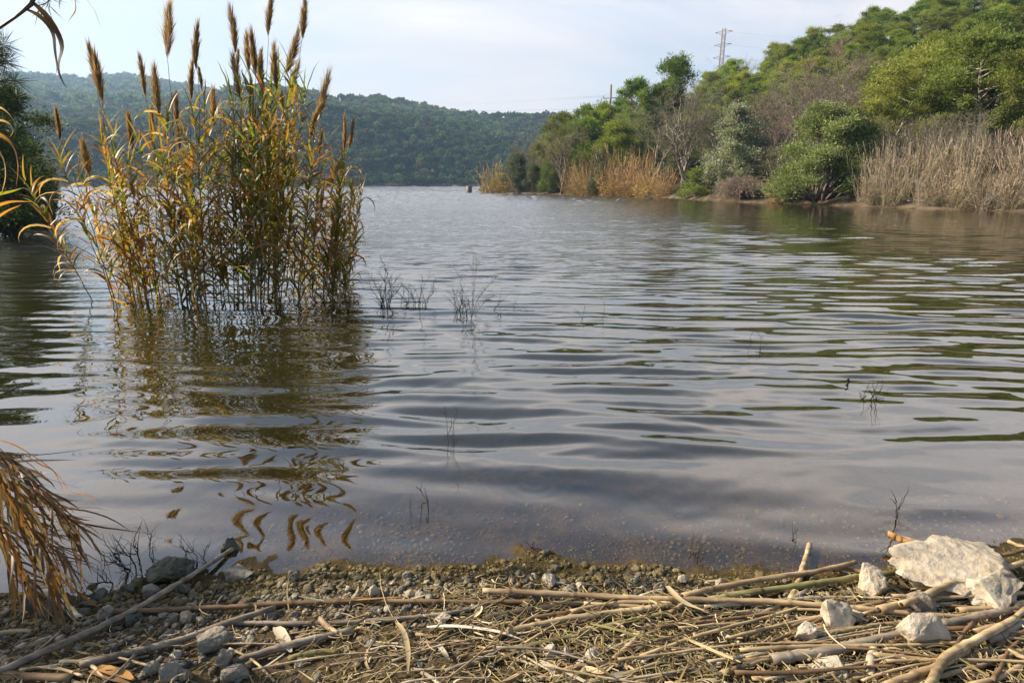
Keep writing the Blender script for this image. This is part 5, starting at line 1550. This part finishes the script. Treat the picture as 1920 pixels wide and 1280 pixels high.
def litter():
    r = np.random.default_rng(23)
    n = 46000
    x = r.uniform(-2.4, 2.9, n)
    ys = np.interp(x, NSX, NSY)
    y = ys - r.uniform(0.02, 1.3, n)
    dens = sstep(0.12, 0.5, ys - y) * (0.35 + 0.65 * sstep(-0.9, 0.0, x)) * np.clip(0.75 + 0.9 * fnoise(x * 2, y * 2, 82, 3), 0.1, 1.2)
    keep = (r.random(n) < dens) & (y > 0.85)
    x, y = x[keep], y[keep]
    z = ground_z(x, y)
    mb = MB()
    for i in range(len(x)):
        big = r.random()
        ln = 0.018 + 0.09 * r.random() ** 2.5 + (0.08 + 0.22 * r.random() if big > 0.972 else 0)
        a = r.normal(0.15, 0.9)
        m_ = 5
        t = np.linspace(-0.5, 0.5, m_)
        curl = r.normal() * (0.12 if big > 0.972 else 0.7)
        px_ = x[i] + ln * (t * math.cos(a) - curl * (t * t - 0.08) * math.sin(a))
        py_ = y[i] + ln * (t * math.sin(a) + curl * (t * t - 0.08) * math.cos(a))
        pz_ = z[i] + 0.003 + abs(r.normal()) * 0.013 + r.normal() * 0.06 * ln * t * 2 + 0.10 * ln * np.abs(r.normal()) * (0.25 - t * t)
        P = np.stack([px_, py_, np.maximum(pz_, z[i] + 0.002)], -1)
        c = np.array([[0.48, 0.36, 0.20], [0.26, 0.19, 0.09], [0.66, 0.54, 0.35], [0.16, 0.12, 0.06], [0.34, 0.28, 0.11]])[r.choice(5, p=(0.2, 0.32, 0.12, 0.2, 0.16))] * r.uniform(0.7, 1.25)
        if big > 0.55:
            mb.blade(P, np.full(m_, 0.0012 + 0.0042 * r.random() ** 3) * np.array([0.5, 1, 1, 0.9, 0.3]), (r.normal(), r.normal(), 0.4), c, 0.3)
        else:
            mb.tube(P, 0.0008 + 0.0022 * r.random() ** 2, 3, c, False)
    o = mb.build('plant_litter', M['dry2'], None)
    tag(o, 'matted litter of dry rootlets and reed bits on the beach', None, None, 'stuff')
M['dry2'] = mat_leaf('litter', 0.12, 0.75, 0.15, 0.0, 1.1)
litter()

def weed_mat():
    """low tufts of moss and fresh weed over the wet gravel"""
    r = np.random.default_rng(29)
    n = 5200
    x = r.uniform(-2.0, 2.3, n)
    ys = np.interp(x, NSX, NSY)
    y = ys - r.normal(0.13, 0.10, n)
    keep = fnoise(x * 3.0, y * 3.5, 83, 3) > 0.05
    x, y = x[keep], y[keep]
    z = ground_z(x, y)
    n = len(x)
    D = unit(n, r) * np.array([1, 1, 0.5]) + np.array([0, 0, 0.4]); D /= np.linalg.norm(D, axis=1)[:, None]
    S = np.cross(D, unit(n, r)); S /= np.linalg.norm(S, axis=1)[:, None]
    l = r.uniform(0.006, 0.018, n)[:, None]
    mb = MB()
    mb.quads(np.stack([x, y, z + 0.006], -1) + D * l * .5, D * l, S * 0.0012, np.array([0.15, 0.125, 0.03]) * r.uniform(0.4, 1.6, n)[:, None])
    tag(mb.build('moss_and_weed', M['dry2']), 'olive moss and weed tufts on the wet gravel', None, None, 'stuff')
weed_mat()

# ------------------------------------------------------------------ canes, sticks and leaf blades lying on the beach
COLS = {'straw': (0.58, 0.44, 0.25), 'grey': (0.34, 0.28, 0.21), 'brown': (0.25, 0.16, 0.085), 'dark': (0.10, 0.075, 0.05), 'pale': (0.62, 0.52, 0.37), 'olive': (0.30, 0.27, 0.11), 'white': (0.72, 0.65, 0.52), 'orange': (0.42, 0.23, 0.08), 'tan': (0.48, 0.35, 0.20)}

def cane(pts, rpx, colr, label, name='dry_cane', lift=0.0, lifts=None, nodes=0.21, taper=0.85, mat='cane', cat='cane', sides=9):
    """a cane along photo points on the ground; radius in photo pixels"""
    P, k = [], 0
    ds = []
    for i, (px, py) in enumerate(pts):
        up = lift if lifts is None else lifts[i]
        p = on_ground(px, py, 0.0)
        d = (p - camo.location).length
        rr_ = rpx * 0.80 * d / F
        P.append(np.array(on_ground(px, py, rr_ * 0.6 + up * 0.8))); ds.append(rr_)
    P = np.array(P); rad0 = float(np.mean(ds))
    seg = np.concatenate([[0], np.cumsum(np.linalg.norm(np.diff(P, axis=0), axis=1))])
    Ltot = seg[-1]
    n = max(10, int(Ltot / 0.03))
    # rings, with a raised collar at every node
    u = list(np.linspace(0, Ltot, n))
    r = np.random.default_rng(int(pts[0][0] * 7 + pts[0][1]))
    nd = []
    x = nodes * r.uniform(0.3, 0.9)
    while x < Ltot - 0.01:
        nd.append(x); u += [x - 0.003, x - 0.001, x + 0.001, x + 0.003]
        x += nodes * r.uniform(0.65, 1.35)
    u = np.unique(np.clip(u, 0, Ltot))
    Q = np.stack([np.interp(u, seg, P[:, a]) for a in range(3)], -1)
    if len(pts) > 2:
        S = Q.copy()
        for _ in range(4):
            S[1:-1] = (S[:-2] + S[1:-1] * 2 + S[2:]) / 4
        Q = S
    rad = rad0 * np.interp(u, [0, Ltot], [1.0, taper])
    c = np.tile(np.asarray(COLS[colr]), (len(u), 1)) * (1 + 0.12 * np.sin(u * 9 + r.uniform(0, 6)))[:, None]
    for x in nd:
        m_ = np.abs(u - x) < 0.0015
        rad[m_] *= 1.07
        c[m_] *= r.uniform(0.55, 0.85)
    rad = rad * (1 + 0.07 * np.sin(u * 21 + r.uniform(0, 6)) + 0.05 * r.normal(size=len(u)))
    Q[1:-1] += r.normal(size=(len(u) - 2, 3)) * rad0 * 0.06
    Q[:, 0] += 0.006 * np.sin(u * 5 + r.uniform(0, 6)) * np.sin(np.pi * u / Ltot); Q[:, 1] += 0.010 * np.sin(u * 4 + r.uniform(0, 6)) * np.sin(np.pi * u / Ltot)
    mid = Q[len(Q) // 2].copy()
    mb = MB(); mb.tube(Q - mid, rad, sides, c)
    # dark disc on each closed cut end, the hollow's shade put in as colour
    for e, s_ in ((0, -1), (-1, 1)):
        ax = Q[e] - Q[1 if e == 0 else -2]; ax /= np.linalg.norm(ax)
        mb.tube([Q[e] - mid + ax * 0.0004, Q[e] - mid + ax * 0.0008], [rad[e] * 0.62] * 2, sides, (0.06, 0.045, 0.03))
    o = mb.build(name, M[mat], None, True)
    o.location = Vector(mid)
    tag(o, label, cat)
    return o

def blade_piece(pts, wpx, colr, label, name='dry_leaf', lift=0.012, cat='leaf'):
    P = np.array([tuple(on_ground(px, py, lift + 0.012 * (i % 2))) for i, (px, py) in enumerate(pts)])
    d = np.linalg.norm(P[0] - np.array(camo.location))
    u = np.linspace(0, 1, 12); t = np.linspace(0, 1, len(P))
    Q = np.stack([np.interp(u, t, P[:, a]) for a in range(3)], -1); Q[1:-1] = (Q[:-2] + 2 * Q[1:-1] + Q[2:]) / 4
    mid = Q[6].copy()
    w_ = wpx * d / F * 0.5 * np.interp(u, [0, 0.2, 0.7, 1], [0.55, 1, 0.9, 0.25])
    ax = Q[-1] - Q[0]
    sd = np.cross(ax, (0.1, 0.25, 1.0))
    mb = MB(); mb.blade(Q - mid, w_, sd, np.asarray(COLS[colr]) * np.linspace(1.05, 0.85, 12)[:, None], 0.3)
    o = mb.build(name, M['dry2'], None, True)
    o.location = Vector(mid)
    tag(o, label, cat)

C = cane
C([(-30, 1270), (0, 1257), (150, 1193), (245, 1147), (340, 1090), (436, 1028)], 6.5, 'grey', 'long grey stick running from the bottom left up into the water', 'driftwood_stick', 0.02, None, 0.4, 0.7, cat='stick')
C([(215, 1146), (300, 1142), (500, 1133), (640, 1130), (1006, 1127)], 5.2, 'brown', 'long straight brown cane with clear joints across the left half of the beach', lift=0.012, nodes=0.13)
C([(428, 1167), (640, 1165), (690, 1163), (782, 1158), (855, 1150), (972, 1116)], 5.0, 'grey', 'greyish cane bent upwards to the right below the long brown cane', lift=0.01)
C([(150, 1246), (280, 1212), (367, 1187), (450, 1158), (517, 1138)], 7.0, 'grey', 'thick weathered grey stick leaning on the large grey angular stone', 'driftwood_stick', 0.02, None, 0.35, 0.75, cat='stick')
C([(437, 1240), (547, 1210), (640, 1187), (663, 1180)], 7.0, 'grey', 'dark grey driftwood stick right of the grey angular stone', 'driftwood_stick', 0.012, None, 0.3, 1.0, cat='stick')
C([(430, 1215), (470, 1243), (515, 1277)], 2.4, 'straw', 'thin bright straw pointing down to the bottom edge', lift=0.02, cat='straw')
C([(540, 1238), (560, 1226), (600, 1220), (637, 1220)], 8.0, 'olive', 'stubby olive driftwood piece with a rounded end', 'driftwood_piece', 0.005, None, 1.0, 0.5, cat='driftwood')
C([(52, 1082), (95, 1115), (148, 1160)], 7.0, 'pale', 'short thick pale cane sloping to the gravel at the left', lifts=[0.05, 0.03, 0.01], nodes=0.17)
C([(66, 1223), (100, 1192), (134, 1162)], 2.0, 'grey', 'thin straw slanting between the short thick cane and the long grey stick', lift=0.012, cat='straw')
C([(905, 1106), (1115, 1114), (1260, 1122), (1466, 1131), (1621, 1142), (1812, 1157)], 5.4, 'tan', 'longest brown cane lying almost level across the right half', lift=0.035)
C([(947, 1185), (1026, 1169), (1150, 1150), (1256, 1134)], 7.0, 'straw', 'thick straw-coloured cane beneath the perched grey stone', lift=0.016)
C([(1330, 1124), (1400, 1111), (1521, 1097), (1614, 1083), (1741, 1066), (1795, 1056)], 6.0, 'olive', 'olive-tinted cane passing behind the two-toned stone', lift=0.02)
C([(1280, 1116), (1363, 1100), (1518, 1073), (1605, 1053)], 5.5, 'tan', 'brown cane with a split tip above the olive-tinted cane', lift=0.035)
C([(957, 1217), (1012, 1207), (1115, 1183), (1177, 1167), (1262, 1146)], 6.0, 'olive', 'green-brown cane below the thick straw-coloured cane', lift=0.012)
C([(895, 1238), (960, 1228), (1025, 1214)], 4.0, 'brown', 'short brown cane under the green-brown one', lift=0.006)
C([(834, 1258), (900, 1235), (962, 1205)], 5.0, 'grey', 'grey cane slanting up from the bottom centre', lift=0.01)
C([(908, 1162), (965, 1148), (1030, 1135), (1138, 1128)], 9.0, 'dark', 'dark rotten log behind the central canes', 'rotten_log', 0.0, None, 1.5, 0.8, cat='log')
C([(961, 1169), (1040, 1150), (1132, 1138)], 5.5, 'brown', 'half-charred brown cane resting along the rotten log', lift=0.02)
C([(1070, 1146), (1150, 1128), (1200, 1124), (1260, 1130)], 4.0, 'straw', 'curved yellowish cane over the end of the rotten log', lift=0.03)
C([(1471, 1159), (1494, 1090), (1518, 1020)], 6.0, 'straw', 'upright-looking straw stake crossing the canes towards the water', lift=0.012, nodes=0.1)
C([(1300, 1190), (1425, 1148), (1470, 1130), (1514, 1106)], 5.0, 'grey', 'grey cane crossing under the stake', lift=0.008)
C([(1353, 1262), (1452, 1238), (1535, 1212), (1564, 1204)], 5.5, 'tan', 'brown cane tapering to the bottom right of centre', lift=0.012)
C([(1446, 1235), (1569, 1217), (1717, 1187), (1915, 1137)], 8.5, 'grey', 'thickest grey-brown cane in front of the pointed white stone', lift=0.025)
C([(1350, 1184), (1390, 1207), (1434, 1231)], 5.0, 'pale', 'short white broken cane in the litter', lift=0.012)
C([(1432, 1210), (1500, 1178), (1562, 1143)], 3.2, 'brown', 'thin reddish-brown cane left of the pointed white stone', lift=0.03)
C([(1648, 1143), (1741, 1121), (1841, 1090)], 7.0, 'tan', 'stout cane lying against the foot of the large boulder', lift=0.04)
C([(1690, 1132), (1734, 1116), (1810, 1087), (1925, 1053)], 5.5, 'straw', 'long straw cane lying across the face of the large boulder', lift=0.08)
C([(1672, 1116), (1800, 1115), (1925, 1110)], 2.8, 'straw', 'thin level straw in front of the large boulder', lift=0.06, cat='straw')
C([(1796, 1143), (1925, 1127)], 5.0, 'straw', 'pale cane ending below the cracked limestone block', lift=0.03)
C([(1740, 1290), (1769, 1243), (1800, 1222), (1832, 1206), (1870, 1180), (1905, 1158)], 7.0, 'straw', 'bright bent cane curving from the bottom edge to the right', lift=0.05)
C([(1660, 1286), (1720, 1260), (1771, 1238), (1812, 1218)], 7.0, 'tan', 'stout cane meeting the bent cane near the bottom right', lift=0.03)
C([(1828, 1185), (1880, 1164), (1925, 1140)], 5.5, 'tan', 'cane just above the bright bent cane at the right edge', lift=0.035)
C([(1852, 1202), (1925, 1163)], 6.0, 'grey', 'greyer cane parallel under the bent cane at the right edge', lift=0.03)
C([(1870, 1214), (1925, 1182)], 5.5, 'brown', 'shaded brown cane lowest of the parallel canes at the right edge', lift=0.015)
C([(1736, 1109), (1722, 1075), (1710, 1041)], 3.2, 'pale', 'left one of two short pale sprouts standing before the boulder', 'cane_stub', lifts=[0.0, 0.07, 0.14], nodes=0.08, cat='stub')
C([(1759, 1102), (1752, 1065), (1745, 1026)], 3.2, 'pale', 'right one of two short pale sprouts standing before the boulder', 'cane_stub', lifts=[0.0, 0.08, 0.16], nodes=0.08, cat='stub')
C([(1778, 1096), (1777, 1080), (1776, 1062)], 2.8, 'tan', 'small tan sprout against the boulder face', 'cane_stub', lifts=[0.02, 0.06, 0.1], nodes=0.08, cat='stub')
C([(1666, 1002), (1700, 1013), (1722, 1020), (1760, 1028), (1818, 1040)], 5.6, 'pale', 'cane floating at the water edge, rusty at its outer end', lifts=[0.09, 0.08, 0.08, 0.08, 0.06], nodes=0.1)
C([(1665, 1001), (1690, 1010), (1719, 1019)], 6.0, 'orange', 'rust-coloured sheath on the end of the floating cane', 'leaf_sheath', lifts=[0.092, 0.083, 0.081], nodes=0.035, cat='sheath')
C([(1789, 1060), (1791, 1040), (1794, 1019)], 7.0, 'olive', 'mossy stub standing at the left shoulder of the boulder', 'mossy_stub', lifts=[0.0, 0.05, 0.1], nodes=0.03, cat='stub')
C([(1866, 1041), (1925, 1028)], 3.5, 'brown', 'brown stick behind the boulder at the right edge', lift=0.05, cat='stick')
C([(1890, 1014), (1905, 1019), (1925, 1024)], 3.0, 'straw', 'forked straw twig above the boulder at the right edge', 'twig', 0.06, None, 0.2, 0.7, cat='twig')
C([(1497, 1250), (1530, 1241), (1564, 1230)], 5.0, 'pale', 'short hollow pale cane below the thickest cane', lift=0.008, nodes=0.1)
C([(1636, 1228), (1690, 1228), (1755, 1237)], 4.5, 'tan', 'level tan cane in front of the white wedge-shaped stone', lift=0.02)
C([(1640, 1270), (1650, 1250), (1663, 1232)], 5.0, 'grey', 'short grey cane stump leaning right at the lower right', 'cane_stub', lift=0.012, nodes=0.07, cat='stub')
C([(1632, 1268), (1637, 1240), (1641, 1212)], 8.0, 'pale', 'short thick whitish cane stump beside the black tube', 'cane_stub', lift=0.01, nodes=0.09, cat='stub')
C([(1617, 1246), (1619, 1258), (1621, 1270)], 8.5, 'dark', 'short black rubber tube between the canes', 'rubber_tube', 0.0, None, 2.0, 1.0, 'rubber', 'tube')
C([(1580, 1278), (1640, 1268), (1712, 1261)], 4.0, 'tan', 'brown cane along the bottom edge at the right', lift=0.01)
C([(1787, 1226), (1804, 1195), (1812, 1182), (1825, 1166)], 3.6, 'brown', 'crooked brown twig sticking up beside the white wedge stone', 'twig', 0.05, None, 0.3, 0.8, cat='twig')
C([(1860, 1275), (1878, 1230), (1890, 1215), (1912, 1200)], 3.2, 'brown', 'crooked brown twig in the shaded corner at the bottom right', 'twig', 0.03, None, 0.3, 0.8, cat='twig')
C([(1686, 1175), (1780, 1173), (1846, 1175)], 4.0, 'brown', 'level brown cane behind the white wedge-shaped stone', lift=0.04)
C([(1470, 1130), (1560, 1142), (1640, 1140)], 4.0, 'grey', 'short grey cane joining the longest cane near the stake', lift=0.02)
C([(1480, 1170), (1560, 1150), (1660, 1128)], 5.0, 'tan', 'tan cane passing behind the pointed white stone', lift=0.02)
C([(1280, 1150), (1400, 1150), (1470, 1148)], 4.0, 'dark', 'dark wet cane beneath the longest cane', lift=0.005)
C([(1255, 1148), (1300, 1128), (1330, 1126)], 5.0, 'straw', 'yellowish cane end beside the curled pale leaf', lift=0.02)
C([(772, 1253), (816, 1250)], 4.0, 'pale', 'short pale straw piece near the bottom centre', lift=0.008, cat='straw')
C([(790, 1260), (825, 1282)], 4.0, 'pale', 'slanted pale straw piece at the bottom centre', lift=0.01, cat='straw')
C([(1150, 1234), (1200, 1186)], 5.0, 'straw', 'flattened straw cane standing diagonally right of centre', lift=0.012)
C([(940, 1284), (1012, 1250)], 6.0, 'straw', 'split straw cane at the bottom edge in the centre', lift=0.01)
C([(1012, 1272), (1070, 1256), (1136, 1240)], 5.0, 'tan', 'tan cane along the litter at the bottom centre', lift=0.01)
C([(1060, 1282), (1098, 1261)], 5.0, 'grey', 'grey cane piece cut by the bottom edge', lift=0.012)
C([(1102, 1277), (1185, 1271)], 4.0, 'straw', 'level straw piece at the bottom edge right of centre', lift=0.01, cat='straw')
C([(600, 1160), (618, 1172), (634, 1187)], 5.0, 'tan', 'short stub crossing between two grey sticks left of centre', 'cane_stub', 0.02, None, 0.1, 1.0, cat='stub')
C([(545, 1205), (580, 1190), (606, 1174)], 3.0, 'grey', 'thin grey straw above the dark driftwood stick', lift=0.01, cat='straw')
C([(-10, 1188), (60, 1182)], 3.0, 'straw', 'short bright straw at the left photo edge', lift=0.03, cat='straw')
C([(37, 1255), (104, 1242), (177, 1231)], 2.6, 'pale', 'bright thin straw below the long grey stick', lift=0.012, cat='straw')
C([(71, 1251), (156, 1266)], 2.6, 'straw', 'thin straw sloping down at the bottom left', lift=0.015, cat='straw')
C([(112, 1240), (154, 1242), (176, 1256), (200, 1277)], 3.0, 'straw', 'bent straw with a kink at the bottom left', lift=0.02, cat='straw')
C([(215, 1230), (280, 1241), (344, 1257)], 2.2, 'straw', 'long fine straw descending towards the rounded grey stone', lift=0.025, cat='straw')
C([(194, 1281), (225, 1250), (252, 1225)], 2.0, 'grey', 'fine grey straw rising across the dead leaves', lift=0.03, cat='straw')
C([(-20, 1263), (60, 1266), (135, 1272)], 8.0, 'brown', 'thick shaded brown cane at the bottom left corner', lift=0.0)
C([(175, 1248), (230, 1236), (280, 1228)], 2.2, 'grey', 'thin grey straw beside the dead orange leaves', lift=0.012, cat='straw')
C([(1700, 1275), (1760, 1262), (1830, 1262)], 4.0, 'brown', 'brown shaded cane in the bottom right corner', lift=0.01)
C([(1820, 1285), (1870, 1262), (1925, 1240)], 5.0, 'tan', 'tan cane rising out of the bottom right corner', lift=0.02)
C([(1890, 1218), (1925, 1232)], 4.0, 'straw', 'small straw piece at the right edge below the brown cane', lift=0.03)
C([(1560, 1062), (1600, 1066), (1640, 1075)], 3.5, 'orange', 'reddish thin cane between the split cane and the water', lift=0.02)
C([(1200, 1117), (1225, 1110), (1245, 1104)], 2.8, 'white', 'bleached twig on the gravel right of centre', 'twig', 0.008, None, 0.3, 0.7, cat='twig')
rx = np.random.default_rng(97)
for i in range(78):
    right = i < 50
    x0 = rx.uniform(1080, 1860) if right else rx.uniform(330, 1050)
    y0 = rx.uniform(1118, 1285) if right else rx.uniform(1180, 1285)
    ln = rx.uniform(120, 460) if right else rx.uniform(70, 260)
    sl_ = rx.normal(-0.16, 0.16) if right else rx.normal(-0.05, 0.35)
    x1, y1 = x0 + ln, y0 + ln * sl_
    if y1 < 1100: y1 = 1100 + rx.uniform(0, 30)
    C([(x0, y0), ((x0 + x1) / 2, (y0 + y1) / 2 + rx.normal() * 4), (x1, y1)], rx.uniform(2.2, 4.8) if right else rx.uniform(1.6, 3.4), ('straw', 'tan', 'pale', 'grey', 'straw', 'brown')[int(rx.integers(0, 6))],
      'thin dry cane in the heap of canes on the right of the beach' if right else 'thin dry straw lying on the litter of the middle beach', lift=rx.uniform(0.006, 0.04), sides=7, cat='cane' if right else 'straw', taper=0.6)['group'] = 'thin canes heaped on the right of the beach' if right else 'thin straws on the middle beach'
B = blade_piece
B([(800, 1175), (847, 1173), (900, 1178), (944, 1186), (983, 1200)], 9, 'white', 'long bleached leaf blade curving right in the centre', lift=0.02)
B([(820, 1207), (832, 1222), (842, 1237)], 9, 'pale', 'small pale leaf below the bleached blade')
B([(743, 1167), (755, 1180), (762, 1200), (766, 1228), (764, 1262)], 9, 'tan', 'crumpled tan leaf strip hanging down left of centre', lift=0.02)
B([(518, 1175), (530, 1195), (545, 1222)], 18, 'pale', 'broad pale slab of bark beside the dark driftwood stick', 'bark_slab', 0.012, 'bark')
B([(1250, 1098), (1268, 1120), (1290, 1135), (1320, 1144)], 13, 'straw', 'curled pale leaf sheath on the longest cane', lift=0.05)
B([(1016, 1240), (1028, 1250), (1041, 1262)], 13, 'white', 'flat whitish chip under the cream stone', 'wood_chip', 0.012, 'chip')
B([(183, 1250), (205, 1258), (230, 1264), (250, 1274)], 16, 'orange', 'dead orange leaf at the bottom left', lift=0.015)
B([(170, 1256), (200, 1268), (245, 1282)], 12, 'brown', 'dead brown leaf under the orange one', lift=0.01)
B([(1095, 1250), (1125, 1262), (1150, 1246)], 12, 'straw', 'folded straw leaf at the bottom right of centre', lift=0.015)
B([(1180, 1262), (1150, 1268), (1110, 1276)], 14, 'grey', 'flat grey split cane at the bottom edge', 'split_cane', 0.012, 'cane')
B([(1500, 1212), (1530, 1216), (1560, 1214)], 10, 'tan', 'short tan leaf left of the low pale stone')
B([(620, 1128), (700, 1122), (760, 1118)], 5, 'orange', 'narrow orange leaf lying along the long brown cane', lift=0.02)
B([(1700, 1150), (1720, 1160), (1745, 1162)], 8, 'straw', 'straw leaf against the grey broken stone', lift=0.02)

# fallen pale branches on the far right shore
rb = np.random.default_rng(61)
for i, (x0, y0, x1, y1, sg, lab) in enumerate([(1848, 388, 1935, 312, 0.3, 'steepest of the pale fallen branches'), (1838, 386, 1935, 330, 0.3, 'second steepest pale fallen branch'), (1842, 384, 1935, 348, 0.5, 'pale fallen branch arching over the dark gap'),
                                             (1840, 390, 1935, 368, 0.6, 'low arching pale fallen branch'), (1846, 392, 1935, 385, 0.4, 'lowest pale fallen branch touching the bank'), (1702, 376, 1722, 392, 0.2, 'thin pale branch dropping to the water left of the fallen pile'),
                                             (1640, 384, 1652, 393, 0.1, 'short pale branch at the foot of the brown reeds'), (1812, 376, 1832, 392, 0.2, 'pale forked branch dropping to the bank before the fallen pile')]):
    a, _ = az_el(x0, 390)
    d = float(np.interp(a, RA, RD)) + 0.6
    p0, p1 = np.array(at_range(x0, y0, d)), np.array(at_range(x1, y1, d + 0.6))
    mb = MB()
    P = jitter_path(p0, p1, 10, 0.04, rb, sg)
    mid = P[4].copy()
    mb.tube(P - mid, np.linspace(0.05, 0.018, 10), 6)
    for k in range(5):
        o_ = P[rb.integers(2, 9)]
        mb.tube(jitter_path(o_, o_ + (p1 - p0) / np.linalg.norm(p1 - p0) * rb.uniform(0.5, 1.4) + rb.normal(size=3) * 0.3, 5, 0.04, rb, 0.1) - mid, np.linspace(0.022, 0.008, 5), 4)
    o = mb.build('fallen_branch', M['pale_bark'], None, True)
    o.location = Vector(mid)
    tag(o, lab + ' at the right shore', 'branch', 'fallen branches')

# ------------------------------------------------------------------ air over the lake
def haze():
    me = bpy.data.meshes.new('haze')
    bm = bmesh.new()
    bmesh.ops.create_cube(bm, size=1.0)
    bm.to_mesh(me); bm.free()
    m = bpy.data.materials.new('haze'); m.use_nodes = True
    t = m.node_tree; t.nodes.clear()
    o = t.nodes.new('ShaderNodeOutputMaterial'); v = t.nodes.new('ShaderNodeVolumePrincipled')
    v.inputs['Color'].default_value = (0.44, 0.68, 1.0, 1)
    v.inputs['Density'].default_value = 0.00029
    v.inputs['Anisotropy'].default_value = 0.2
    t.links.new(v.outputs['Volume'], o.inputs['Volume'])
    me.materials.append(m)
    ob = bpy.data.objects.new('haze', me)
    ob.scale = (4500, 4500, 372); ob.location = (0, 0, 176)
    col.objects.link(ob)
    tag(ob, kind='stuff')
haze()

for o in [o for o in col.objects if o.parent is None and o.location.z < -400]:   # prototypes that were only copied from
    for ch in list(o.children):
        bpy.data.objects.remove(ch)
    bpy.data.objects.remove(o)
